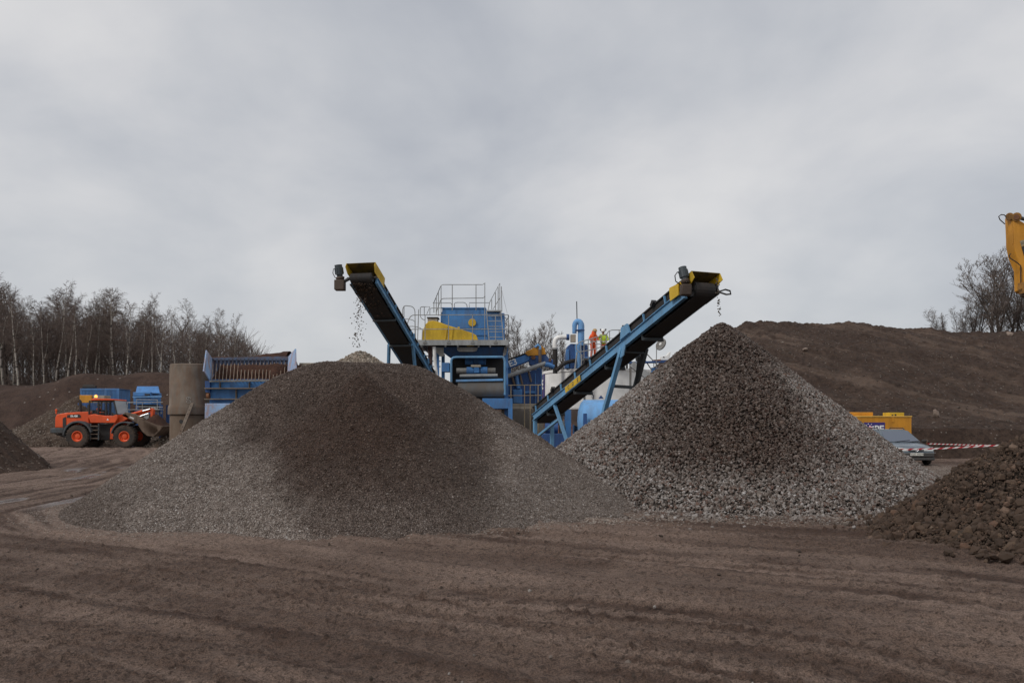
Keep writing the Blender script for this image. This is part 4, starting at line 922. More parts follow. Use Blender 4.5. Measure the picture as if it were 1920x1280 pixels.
    for px in (818, 949):
        for yy in (Y+.6, Y+4.2): m.box((x(px)-.09, yy-.09, 0), (x(px)+.09, yy+.09, z(650)))
    for a in (0.15, .5, .85): m.box((x(818)+.1, Y+4.12, z(650)*a), (x(949)-.1, Y+4.22, z(650)*a+.14))
    m.build('support_frame', M['blue'], t)
    m = MB()
    for px in (797, 802, 812):
        m.cyl((x(px), Y+2.2, 0), (x(px), Y+2.2, z(650)), .035, n=6)
    for py in (657, 667, 677, 687): m.cyl(K(794, py, Y+2.2), K(826, py, Y+2.2), .03, n=6)
    m.build('access_frame', M['blue_pale'], t)
    m = MB()
    for i, px in enumerate((804.5, 808.5)): m.tube([K(px, 650, Y+2), K(px+.6, 665, Y+1.95), K(px-.4, 680, Y+2), K(px+1, 705, Y+2), K(px+1, 790, Y+2)], .07, 7)
    m.build('water_hose', M['pink_grey'], t)
    m = MB(); m.tube([K(813.5, 650, Y+.2), K(815, 675, Y+.2), K(819, 702, Y+.2), K(824, 750, Y+.2)], .075, 8); m.tube([K(816, 650, Y+.25), K(818, 690, Y+.25), K(821, 720, Y+.25)], .04, 6); m.build('downpipe', M['white'], t)
    # dewatering screen below
    m = MB(); m.box((x(842), Y+2.2, z(760)), (x(946), Y+2.3, z(652))); m.box((x(844), Y+.5, z(760)), (x(846), Y+2.3, z(680))); m.build('shade_backing', M['black'], t)  # black backing added to paint in the dark interior behind the motors
    m = MB(); m.tube([K(846, 716, Y+.1), K(846, 684, Y+.1)]+bend(K(846, 677, Y+.1), K(846.5, 669.5, Y+.1), K(855, 669.5, Y+.1))+[K(936, 669, Y+.1)]+bend(K(941, 669, Y+.1), K(946, 669.5, Y+.1), K(946.5, 678, Y+.1))+[K(946.5, 740, Y+.1)], .06, 8); m.build('screen_frame', M['blue_steel'], t)
    for py, yy, nm in ((676.5, Y+1.6, 0), (695, Y+.75, 1)):
        m = MB(); rr = .21
        for a, b in (((872, 888), (898, 911)), ((875, 889), (901, 914)))[nm]: m.cyl(K(a, py, yy), K(b, py, yy), rr, n=18)
        m.cyl(K(888, py, yy), K(900, py, yy), .17, n=14); m.box(K(889, py, yy)-Vector((0, .25, .12)), K(899, py, yy)+Vector((0, .1, .16))); m.build('vibrator_motor', M['blue'], t, .015)
    m = MB(); m.cyl(K(856, 695, Y+.75), K(875, 695, Y+.75), .16, n=14); m.cyl(K(914, 695, Y+.75), K(929, 695, Y+.75), .16, n=14); m.build('exciter_tube', M['grey'], t)
    m = MB(); m.cyl(K(862, 704.5, Y+.4), K(933, 703.5, Y+.4), .085, n=12); m.build('spray_bar', M['galv'], t)
    m = MB(); m.box(K(883, 688, Y+.5), K(902, 685, Y+1.0)); m.build('motor_plinth', M['conc_pale'], t, .01)
    m = MB(); m.box(K(828, 697, Y+.2), K(844, 681, Y+.7)); m.build('junction_box', M['blue'], t, .015)
    m = MB(); m.beam(K(855, 713.5, Y+.25), K(943, 711.5, Y+.25), .12, .11); m.build('lip', M['blue_pale'], t)
    m = MB()
    for i in range(8):
        a = i/8; b = (i+1)/8; f = lambda q: (Y+.3-.25*math.sin(q*2.6), z(715)-(z(715)-z(743))*q)
        m.plate([(x(858), *f(a)), (x(945), *f(a)), (x(945), *f(b)), (x(858), *f(b))], .03)
    m.build('discharge_chute', M['chute'], t)
    m = MB(); m.box((x(905), Y-.35, z(766)), (x(953), Y+2, z(747))); m.box((x(905), Y-.3, 0), (x(912), Y, z(766))); m.box((x(953.01), Y-.35, 0), (x(961), Y+.2, z(747))); m.build('base_frame', M['blue'], t, .015)
M['pink_grey'] = paint('faded_hose', (.34, .22, .21), .7, amt=.3)
M['chute'] = paint('worn_chute_steel', (.10, .10, .10), .55, .3, amt=.6, dirt=(.15, .125, .105))
make_screen()
def make_blocks():
    Y = 43.5
    a, b = P(940, 0, Y), P(1003, 0, Y); o = MB().box((a.x, Y, 0), (b.x, Y+1.3, 1.6+33/F*Y)).build('concrete_block', M['conc_dark'], None, .03); tag(o, 'damp concrete block below the blue base frame, behind the conveyor tail', 'concrete block', 'concrete blocks')
    o = MB().box((a.x+.1, Y+.02, 1.6+33/F*Y+.005), (b.x-.05, Y+1.25, 1.6+37/F*Y)).build('concrete_slab', M['conc_pale'], None, .02); tag(o, 'thin pale concrete slab lying on the damp block', 'concrete slab', 'concrete blocks')
    Y = 46; a, b = P(960, 0, Y), P(1018, 0, Y); o = MB().box((a.x, Y-.5, 0), (b.x, Y-.1, 1.6+43/F*Y)).build('concrete_block', M['conc_pale'], None, .03); tag(o, 'pale concrete plinth under the yellow pipe railing', 'concrete block', 'concrete blocks')
    Y = 52; a, b = P(561, 0, Y), P(668, 0, Y); o = MB().box((a.x, Y, 0), (b.x, Y+.7, 1.6+120/F*Y)).build('concrete_wall', M['conc_pale'], None, .03); tag(o, 'pale concrete block wall right of the blue feed hopper', 'wall')
    Y = 50; a, b = P(383, 0, Y), P(660, 0, Y)
make_blocks()
def make_sump():
    Y = 46.0; K = lambda px, py, y=Y: P(px, py, y)
    t = thing('sump_unit', 'blue panelled sump box with brown pipes behind the yellow pipe railing', 'sump unit', K(982, 800).xyz*1, None); t.location.z = 0; ORG[t.name] = Vector(t.location)
    m = MB(); m.hexa([K(947, 757, Y), K(1016, 757, Y), K(1016, 757, Y+2.4), K(947, 757, Y+2.4), K(946, 708, Y), K(1016, 690, Y), K(1016, 690, Y+2.4), K(946, 708, Y+2.4)]); m.build('tank', M['blue_deep'], t, .02)
    m = MB()
    for px in (952, 975, 1003, 1014): m.box(K(px, 757, Y-.08), K(px+1.6, 700, Y-.003))
    m.box(K(984, 737, Y-.15), K(1003, 733, Y-.003)); m.build('stiffener', M['blue'], t)
    m = MB(); m.box(K(962, 756, Y-.25), K(979, 730, Y-.004)); m.build('hatch', M['blue'], t, .03); m = MB(); m.cyl(K(967, 698, Y-.2), K(972, 728, Y-.2), .11, n=12); m.build('inlet_pipe', M['blue'], t)
    m = MB()
    for a, b, c, e in ((960, 705, 965, 722), (975, 702, 979, 720), (991, 696, 996, 716)): m.tube([K(a, b, Y-.2), K(c, e, Y-.2)], .06, 8)
    m.build('stub_pipe', M['rust_pale'], t)
    m = MB(); m.tube([K(943, 707, Y-.35), K(950, 706, Y-.35), K(1018, 682.5, Y-.35), K(1023, 681, Y-.35)], .12, 12); m.build('pipe', M['galv'], t); m = MB(); m.tube([K(1021, 683, Y-.35), K(1029, 684, Y-.3), K(1038, 688, Y-.2)], .13, 10); m.build('hose', M['blue'], t)
    Y2 = 43.2; K2 = lambda px, py: P(px, py, Y2)
    t = thing('pipe_railing', 'yellowed pipe railing in front of the blue sump box', 'railing', (K2(980, 0).x, Y2, 0))
    for py in (722, 741.5): m = MB(); m.tube([K2(948, py), K2(1015, py-.5)], .025, 6); m.build('rail', M['ochre'], t)
    for px in (951, 958, 983.5, 994, 1009): m = MB(); m.tube([K2(px, 722), K2(px, 767)], .025, 6); m.tube([K2(px, 767), (K2(px, 0).x, Y2, 0)], .025, 6); m.build('post', M['ochre'], t)
M['blue_deep'] = paint('deep_blue_paint', (.022, .085, .26), .5, amt=.5, dirt=(.05, .045, .04)); M['rust_pale'] = paint('brown_pipe', (.16, .115, .085), .7, amt=.5); M['ochre'] = paint('ochre_railing', (.36, .28, .17), .6, amt=.4)
make_sump()
def make_arm():
    Y = 47.0; K = lambda px, py, y=Y: P(px, py, y)
    t = thing('inclined_conveyor', 'slanted blue beam marked E3 with a yellow motor guard at its upper end', 'conveyor arm', (K(985, 0).x, Y, 0))
    a, b = K(940, 689), K(1000, 667); d = (b-a).normalized(); u = Vector((-d.z, 0, d.x))
    m = MB(); m.beam(a, b, .7, .42, u); bm_ = m.build('beam', M['blue'], t, .03)
    text('lettering', 'E3', .50, M['white_plain'], bm_, a.lerp(b, .36)+Vector((0, -.37, 0)), d, u, .003, .012)
    m = MB(); m.beam(a+u*.26, b+u*.26+d*.3, .75, .07, u); m.build('belt', M['rubber'], t)
    m = MB(); m.prism([K(984, 662, Y-.45), K(987, 658, Y-.45), K(995, 655, Y-.45), K(1004, 650, Y-.45), K(1016, 648, Y-.45), K(1021, 653, Y-.45), K(1024, 664, Y-.45), K(1010, 666, Y-.45), K(990, 667, Y-.45)], (0, .9, 0)); m.build('motor_guard', M['amber'], t, .02)
    m = MB(); m.prism([K(993, 668, Y-.42), K(1010, 666, Y-.42), K(1024, 664, Y-.42), K(1030, 673, Y-.42), K(1037, 674, Y-.42), K(1037, 683, Y-.42), K(1020, 683, Y-.42), K(1004, 688, Y-.42), K(992, 682, Y-.42)], (0, .84, 0)); m.build('head_box', M['blue_deep'], t, .02)
    m = MB(); m.tube([K(1003, 651, Y-.5), K(1009, 646, Y-.5), K(1013, 650, Y-.5), K(1012, 660, Y-.5)], .07, 8); m.build('lifting_bow', M['blue_pale'], t); m = MB(); m.cyl(K(1012.5, 655, Y-.5), K(1012.5, 679, Y-.5), .09, n=10); m.build('damper', M['rust_pale'], t)
    m = MB(); m.cyl(K(1000, 670, Y-.5), K(1000, 670, Y-.4), .12, n=14); m.cyl(K(1031, 675, Y-.47), K(1031, 675, Y-.4), .08, n=12); m.build('bearing', M['rust'], t)
    m = MB()
    for i in range(7):
        p = K(937-(2.5 if i in (2, 3, 4) else 0)+(i == 0)*3, 680+i*4.6, Y-.2); m.ball(p, (.10, .10, .085), 8, 5)
    m.build('water_splash_guard', M['chain'], t)
    m = MB(); m.tube([K(942, 678, Y), K(936, 690, Y), K(939, 708, Y)], .15, 8); m.build('hose', M['black'], t)
    m = MB(); m.beam(K(1010, 684), (K(1010, 0).x, Y, 0), .2, .2); m.beam(K(955, 690), (K(955, 0).x, Y+.3, 0), .2, .2); m.build('support_leg', M['blue'], t)
M['chain'] = plain('bright_plastic_cover', (.55, .56, .56), .3)
make_arm()
# ------------------------------------------------------------------ white settling tank
def make_tank():
    Yc = 53.0; r = 3.62; cx = (1124-960)/F*(Yc-.3); zt = 1.6+110/F*(Yc-r); zb = 1.6+33/F*(Yc-r)
    t = thing('settling_tank', 'big white round settling tank on blue legs behind the right conveyor', 'settling tank', (cx, Yc, 0))
    m = MB(); m.lathe([(0.02, zb-1.5), (.5, zb-1.5), (r*.96, zb+.02), (r+.06, zb+.02), (r+.06, zb+.14), (r, zb+.15), (r, zt-.16), (r+.05, zt-.16), (r+.05, zt), (r-.04, zt), (r-.04, zt-.5), (.02, zt-.5)], (cx, Yc, 0), Z3, 72); wall = m.build('tank_wall', M['white'], t)
    for k in range(8):
        a = math.pi*2*(k+.5)/8; p = Vector((cx+r*.94*math.cos(a), Yc+r*.94*math.sin(a), 0)); m = MB(); m.beam(p, p+Z3*(zb+.02), .26, .26, Vector((math.cos(a), math.sin(a), 0))); m.build('leg', M['blue'], t)
    # sign bent round the wall
    a0, a1 = math.pi*.985, math.pi*1.075; n = 10; zs0, zs1 = 1.6+48/F*(Yc-.6), 1.6+100/F*(Yc-.6)
    m = MB()
    for i in range(n):
        u0 = a0+(a1-a0)*i/n; u1 = a0+(a1-a0)*(i+1)/n
        c = lambda u, z: Vector((cx+(r+.03)*math.cos(u), Yc+(r+.03)*math.sin(u), z)); m.plate([c(u0, zs0), c(u1, zs0), c(u1, zs1), c(u0, zs1)], .01)
    sg = m.build('sign', M['purple'], t)
    u = a0+(a1-a0)*.62; p = Vector((cx+(r+.07)*math.cos(u), Yc+(r+.07)*math.sin(u), (zs0+zs1)/2+.15)); text('lettering', 'E', .85, M['white_plain'], sg, p, (-math.sin(u), math.cos(u), 0), Z3, .004, .02)
    m = MB(); 
    q = P(1106, 735, Yc-r-.15); m.box(q-Vector((.06, .03, .12)), q+Vector((.06, .12, .28))); m.build('cable_box', M['grey'], t)
    # rectangular pipe duct and lattice to the right
make_tank()
def make_pumpset():
    Y = 50.0; K = lambda px, py, y=Y: P(px, py, y)
    base = K(1085, 0); t = thing('pump_unit', 'blue pump house with a hooped blue pipe and a white elbow pipe', 'pump unit', (base.x, Y, K(0, 690).z))
    m = MB(); m.prism([K(1060, 691), K(1061, 665), K(1064, 649), K(1070, 644), K(1102, 646), K(1104, 691)], (0, 1.2, 0)); m.build('housing', M['blue_deep'], t, .04)
    m = MB(); m.box(K(1061, 690, Y-.06), K(1067, 655, Y-.003)); m.box(K(1095, 690, Y-.3), K(1128, 672, Y+1)); m.build('side_panel', M['blue'], t, .02)
    m = MB(); m.tube([K(1077, 625), K(1077.3, 614)]+[K(1083.5-6.2*math.cos(a), 611-8.5*math.sin(a)) for a in [math.pi*i/8 for i in range(9)]]+[K(1089.5, 618), K(1089.5, 648)], .2, 14, radii=[.13, .14]+[.15+.006*i for i in range(9)]+[.2, .2]); m.cyl(K(1084, 646), K(1086, 690), .21, n=12); m.build('hooped_pipe', M['blue_pale'], t)
    m = MB(); m.cyl(K(1087, 618.2), K(1087, 620), .30, n=16); m.build('pipe_flange', M['blue_deep'], t)
    m = MB(); m.tube([K(1040, 652), K(1040.3, 642), K(1042, 636), K(1046, 633), K(1052, 632), K(1062, 632)], .14, 12); m.build('elbow_pipe', M['white'], t)
    m = MB(); m.cyl(K(1062, 632), K(1067.5, 632), .19, n=14); m.build('coupling', M['blue_deep'], t); m = MB(); m.box(K(1070, 641, Y-.15), K(1079, 628, Y+.15)); m.build('pipe_stub', M['conc_pale'], t)
    m = MB(); m.cyl(K(1041, 654), K(1041, 700), .145, n=12); m.build('suction_hose', M['rubber'], t); m = MB(); m.cyl(K(1040.5, 652), K(1040.5, 655), .18, n=12); m.build('hose_clip', M['galv'], t)
    m = MB(); m.tube([K(1044, 694, Y-.3), K(1052, 686, Y-.4), K(1060, 680, Y-.4), K(1074, 676, Y-.3), K(1080, 676, Y)], .12, 10); m.build('delivery_hose', M['rubber'], t)
    m = MB(); m.tube([K(1081.2, 565), K(1082, 602)], .03, 6); m.build('aerial', M['leg_dark'], t)
    # railed platform
    Yp = 49.0; K = lambda px, py, y=Yp: P(px, py, y); zf = K(0, 673).z
    t = thing('railed_platform', 'small railed inspection platform where the two workers stand', 'platform', (K(1130, 0).x, Yp, zf))
    m = MB(); m.box((K(1092, 0).x, Yp-.1, zf-.08), (K(1186, 0).x, Yp+1.6, zf-.005)); m.build('floor', M['galv'], t)
    for px in (1096, 1182):
        for yy in (Yp, Yp+1.5): m = MB(); m.beam((K(px, 0).x, yy, 3.0), (K(px, 0).x, yy, zf-.08), .12, .12); m.build('support', M['grey'], t)
    m = MB(); m.tube([K(1086, 660), K(1081, 655), K(1081, 647), K(1087, 641), K(1135, 627), K(1138, 626)], .03, 7); m.tube([K(1086, 660), K(1112, 655), K(1134, 648)], .03, 7); m.build('guard_rail', M['galv'], t)
    m = MB(); m.tube([K(1136, 673), K(1137, 628), K(1141, 621), K(1147, 618.5), K(1168, 618.5), K(1176, 625), K(1181, 631)], .03, 7); m.tube([K(1138, 634), K(1182, 634)], .022, 6); m.tube([K(1138, 642), K(1182, 642)], .022, 6); m.build('guard_rail', M['galv'], t)
    for px, a in ((1089, 641), (1095, 639), (1103, 636), (1110, 634), (1119, 631.5), (1127, 629), (1143, 620), (1161, 618.5), (1149, 634), (1181, 631)):
        m = MB(); m.tube([K(px, 673), K(px, a)], .026, 6); m.build('post', M['galv'], t)
    m = MB(); m.tube([K(1078, 692, Yp-.3), K(1082, 660, Yp-.3)], .05, 7); m.tube([K(1090, 690, Yp-.3), K(1091, 664, Yp-.3)], .04, 7); m.build('stand_pipe', M['galv'], t)
    # back rail and clutter on the tank top
    m = MB(); m.tube([(K(1092, 0).x, Yp+1.5, zf), (K(1092, 0).x, Yp+1.5, zf+1.05), (K(1186, 0).x, Yp+1.5, zf+1.05), (K(1186, 0).x, Yp+1.5, zf)], .026, 6); m.build('guard_rail', M['galv'], t)
make_pumpset()
def make_clutter():
    # things seen between the trestle of the right conveyor and its stone cone
    Y = 30.0; K = lambda px, py, y=Y: P(px, py, y)
    t = thing('flat_disc_sign', 'round grey flat disc standing on a thin post behind the trestle', 'disc', (K(1238, 0).x, 26.5, 0))
    ORG[t.name] = Vector(t.location); Kw = lambda px, py: P(px, py, 26.5)
    ax = Vector((-.75, -.55, .38)).normalized(); c = Kw(1240, 646); m = MB(); m.lathe([(.01, 0), (.2, 0), (.205, .02), (.2, .04), (.01, .04)], c, ax, 26); m.build('disc', M['grey'], t); m = MB(); m.lathe([(.01, .041), (.05, .041), (.045, .06), (.01, .06)], c, ax, 14); m.build('hub', M['white'], t); m = MB(); m.tube([Kw(1231, 652), Kw(1230.5, 680), (Kw(1230.5, 0).x, 26.5, 0)], .014, 5); m.build('post', M['grey'], t)
    t = thing('floodlight', 'dark boxy floodlight on a bracket behind the trestle', 'floodlight', (K(1203, 0).x, Y, 0)); m = MB(); m.hexa([K(1192, 677, Y), K(1209, 677, Y), K(1209, 677, Y+.3), K(1192, 677, Y+.3), K(1190, 663, Y), K(1207, 658, Y), K(1207, 658, Y+.3), K(1190, 663, Y+.3)]); m.build('housing', M['black'], t, .02); m = MB(); m.beam(K(1200, 677, Y+.15), (K(1200, 0).x, Y+.15, 0), .06, .06); m.build('post', M['leg_dark'], t); m = MB(); m.box(K(1194, 679, Y+.01), K(1208, 677.2, Y+.25)); m.build('lamp_glass', M['lamp'], t)
    Y = 45.0
    t = thing('walkway_bridge', 'blue edged walkway with grey ducting right of the white tank', 'walkway', (K(1215, 0, Y).x, Y, 0))
    m = MB(); m.beam(K(1176, 680, Y), K(1256, 678, Y), .5, .09); m.build('deck', M['blue_deep'], t); m = MB(); m.beam(K(1184, 682, Y-.3), K(1228, 716, Y-.3), .3, .34); m.build('duct', M['galv'], t); m = MB(); m.hexa([K(1221, 740, Y), K(1250, 740, Y), K(1250, 740, Y+1.2), K(1221, 740, Y+1.2), K(1221, 689, Y), K(1250, 689, Y), K(1250, 689, Y+1.2), K(1221, 689, Y+1.2)]); m.build('hopper', M['blue'], t, .02)
    m = MB()
    for px in (1226, 1230): m.beam(K(px, 689, Y), K(px, 678, Y), .04, .04)
    m.beam(K(1206, 656, Y), K(1238, 690, Y), .05, .05); m.beam(K(1200, 660, Y), K(1222, 694, Y), .05, .05); m.build('brace', M['grey'], t); m = MB()
    for px in (1224, 1247): m.beam(K(px, 740, Y+.6), (K(px, 0, Y).x, Y+.6, 0), .14, .14)
    m.build('leg', M['blue'], t)
    m = MB(); m.beam(K(1224, 677, Y+.3), K(1256, 674.5, Y+.3), .5, .12); m.build('rusty_tray', M['rust'], t)
    t = thing('cover_box', 'white moulded cover box at the end of the blue walkway', 'box', K(1247, 676, 45.0)); m = MB(); m.prism([K(1239, 675, 45), K(1240, 668, 45), K(1250, 666, 45), K(1253, 662, 45), K(1256, 659, 45), K(1258, 659, 45), K(1255, 672, 45), K(1253, 675, 45)], (0, .35, 0)); m.build('shell', M['white'], t, .02); m = MB(); m.cyl(K(1244.5, 669.5, 44.99), K(1244.5, 669.5, 45.0), .04, n=10); m.build('knob', M['black'], t)
    # blue horizontal tank
    Y = 37.0; K = lambda px, py, y=Y: P(px, py, y); r = 1.0; c0 = K(1098, 0).x; zc = 1.6+52/F*Y-r
    t = thing('horizontal_tank', 'pale blue horizontal cylinder tank half hidden by the stone cone', 'tank', (c0+1.5, Y+.6, 0)); yc = Y+1.0
    m = MB(); m.lathe([(.01, -.3), (r*.5, -.26), (r*.85, -.14), (r, 0), (r, 4.0), (r*.85, 4.15), (.01, 4.3)], (c0, yc, zc), (1, -.12, 0), 40); m.build('shell', M['blue_pale'], t); m = MB(); m.prism([K(1122, 747, yc), K(1127, 740.5, yc), K(1132, 747, yc)], (0, .06, 0)); m.build('lifting_lug', M['blue_deep'], t); m = MB(); m.tube([K(1112, 748, yc), K(1113, 741, yc), K(1110, 739, yc)], .03, 6); m.build('vent_pipe', M['leg_dark'], t)
    m = MB()
    for q in (.6, 3.2): m.box((c0+q, yc-.7, 0), (c0+q+.2, yc+.7, zc-.6))
    m.build('saddle', M['blue'], t); m = MB(); m.beam(K(1097, 775, Y-.25), (K(1097, 0).x, Y-.25, 0), .16, .16); m.build('post', M['blue_deep'], t)
    # blue column and pump gear under the tank
    Y = 44.5; t = thing('steel_column', 'bright blue steel column between the conveyor tail and the horizontal tank', 'column', (K(1065, 0, Y).x, Y, 0)); m = MB(); m.box((K(1059, 0, Y).x, Y, .02), (K(1071, 0, Y).x, Y+.35, K(0, 768, Y).z)); m.build('shaft', M['blue'], t, .01); m = MB(); m.box((K(1056, 0, Y).x, Y-.1, 0), (K(1074, 0, Y).x, Y+.45, .02+0.03)); m.build('foot_plate', M['blue_deep'], t)
    Y = 40.0; t = thing('pump_set', 'dark blue pump set in the shade below the right conveyor tail', 'pump', (K(1045, 0, Y).x, Y, 0)); m = MB(); m.box(K(1016, 840, Y), K(1058, 812, Y+1)); m.build('bed_frame', M['blue_deep'], t, .03); m = MB(); m.cyl(K(1022, 802, Y+.4), K(1046, 802, Y+.4), .27, n=16); m.build('motor', M['blue_deep'], t); m = MB(); m.lathe([(.1, 0), (.4, .05), (.42, .25), (.1, .32)], K(1048, 804, Y+.4), (1, 0, 0), 18); m.build('pump_casing', M['leg_dark'], t); m = MB(); m.tube([K(1050, 797, Y+.4), K(1051, 780, Y+.4), K(1044, 770, Y+.6), K(1036, 766, Y+1)], .12, 10); m.build('pipe', M['leg_dark'], t)
    Y = 62; t = thing('earth_mound', 'red earth mound glimpsed under the white tank', 'earth mound', (K(1078, 0, Y).x, Y, 0)); X, Yy = np.meshgrid(np.linspace(1, 12, 60), np.linspace(57.5, 68, 60)); hh = 3.2-.72*np.hypot(X-5, Yy-63)+.3*fbm(X, Yy, 5, 3); hfield('mound_surface', X, Yy, hh, SOIL_MOUND, t, None, -.05)
SOIL_MOUND = soil('reddish_mound_earth', (.17, .075, .045), (.2, .095, .06), (.11, .05, .035), 1, .02)
make_clutter()
# ------------------------------------------------------------------ feed hopper and concrete tower
def make_hopper():
    Y = 48.0; K = lambda px, py, y=Y: P(px, py, y)
    t = thing('feed_hopper', 'blue feed hopper with splayed side plates and grizzly bars', 'hopper', (K(468, 0).x, Y+1.2, 0))
    yr = Y+2.4
    for inner, outer in (((396, 672, 392, 713), (385.5, 656.5, 380, 696)), ((543, 668, 541, 700), (555.5, 654, 556.5, 694))):
        m = MB(); q = [P(inner[0], inner[1], yr), P(inner[2], inner[3], Y+.2), P(outer[2], outer[3], Y-1.0), P(outer[0], outer[1], Y-.4)]
        m.plate(q if inner[0] < 460 else q[::-1], -.07); m.build('side_plate', M['blue_rusty'], t)
    m = MB(); m.plate([P(395, 716, yr), P(544, 716, yr), P(544, 667.5, yr), P(395, 670.5, yr)], -.06)
    for i in range(20): px = 400+i*7.4; m.beam(P(px, 700, yr-.06), P(px, 673, yr-.06), .05, .08, (0, 1, 0))
    m.box(P(394, 675, yr-.1), P(545, 671.5, yr-.05)); m.build('back_wall', M['blue_grey'], t)
    for i in range(22):
        a = 397+i*6.75; m = MB(); m.beam(P(a, 714, Y+.05), P(a+2.6, 683-.15*i, Y+1.9), .035, .08, Z3); m.build('grizzly_bar', M['bar'], t)
    m = MB(); m.beam(K(393, 714.5), K(545, 712.5), .12, .1); m.build('front_lip', M['grey'], t)
    m = MB(); m.box(K(393, 784, Y+.25), K(556, 714.6, Y+2.3)); m.build('hopper_body', M['blue'], t, .02)
    for py in (728, 748): m = MB(); m.beam(K(385, py), K(556, py), .42, .06); m.build('flange', M['ochre_dull'], t)
    m = MB(); m.box(K(412, 727.5, Y+.02), K(413.5, 716.5, Y+.24)); m.box(K(467, 727.5, Y+.02), K(468.5, 716.5, Y+.24)); m.box(K(441, 747, Y+.1), K(445, 730, Y+.24)); m.build('rib', M['ochre_dull'], t)
    m = MB(); m.prism([K(384, 714), K(393, 714), K(393, 735), K(385, 735)], (0, 1.8, 0)); m.build('end_plate', M['blue_deep'], t); m = MB(); m.cyl(K(388, 742, Y+.1), K(393, 742, Y+.1), .17, n=14); m.build('bearing', M['rust'], t)
    m = MB(); m.hexa([K(383.5, 800, Y-.6), K(540, 800, Y-.6), K(540, 800, Y+2), K(383.5, 800, Y+2), K(384.5, 756, Y-.6), K(540, 756, Y-.6), K(540, 756, Y+2), K(384.5, 756, Y+2)]); m.build('under_hopper', M['blue_rusty'], t, .02)
    m = MB()
    for px in (388, 536):
        for yy in (Y-.3, Y+1.7): m.box((K(px, 0).x-.1, yy-.1, 0), (K(px, 0).x+.1, yy+.1, K(0, 800).z))
    m.build('leg', M['blue'], t)
    # earth in the hopper
    X, Yy = np.meshgrid(np.linspace(K(397, 0).x-.25, K(541, 0).x+.2, 70), np.linspace(Y+.35, yr-.1, 26))
    e = .5*fbm(X*.9, Yy*1.2, 3, 4); u = (Yy-Y)/2.0; zb0 = K(0, 714).z; zb1 = P(0, 683, Y+1.9).z; zz = zb0+(zb1-zb0)*(Yy-Y-.05)/1.85-.24+.16*e+.05*fbm(X*4, Yy*4, 6, 3)+.40*np.exp(-((Yy-Y-1.45)/.5)**2)*sstep(-.1, .35, fbm(X*.75, Yy*0, 9, 2)+.12)+.3*np.exp(-((X-K(508, 0).x)/.35)**2-((Yy-Y-.8)/.6)**2)
    o = hfield('earth_load', X, Yy, zz, SOIL_LOAD, None); tag(o, 'dark red earth lying on the grizzly bars of the blue hopper', 'earth', kind='stuff')
    x0, x1 = P(398, 0, yr+.5).x, P(541, 0, yr+.5).x
    X, Yy = np.meshgrid(np.linspace(x0, x1, 110), np.linspace(yr+.07, yr+3.4, 26))
    top = np.interp(X, np.linspace(x0, x1, 7), [6.02, 6.0, 5.98, 6.02, 6.1, 6.26, 6.30]); zz = top+.12*fbm(X*2.4, Yy*2.4, 4, 4)-.45*np.maximum(Yy-yr-1.2, 0)-.35*np.exp(-(Yy-yr-.05)/.25)
    o = hfield('earth_ramp', X, Yy, zz, SOIL_LOAD, None); tag(o, 'red earth heaped behind the rear wall of the blue hopper', 'earth', kind='stuff')
SOIL_LOAD = soil('wet_red_earth', (.075, .033, .021), (.098, .045, .028), (.04, .02, .014), 2.5, .0, bump=.8)
M['blue_rusty'] = paint('blue_paint_scraped_rusty', (.26, .44, .70), .5, amt=.95, dirt=(.36, .20, .13), scale=.7); M['blue_grey'] = paint('scraped_blue_grey', (.07, .11, .19), .5, amt=.7, dirt=(.12, .07, .05)); M['bar'] = paint('worn_steel_bar', (.25, .195, .145), .4, .4, amt=.6, dirt=(.2, .10, .06)); M['ochre_dull'] = paint('muddy_flange', (.18, .15, .12), .7, amt=.5)
make_hopper()
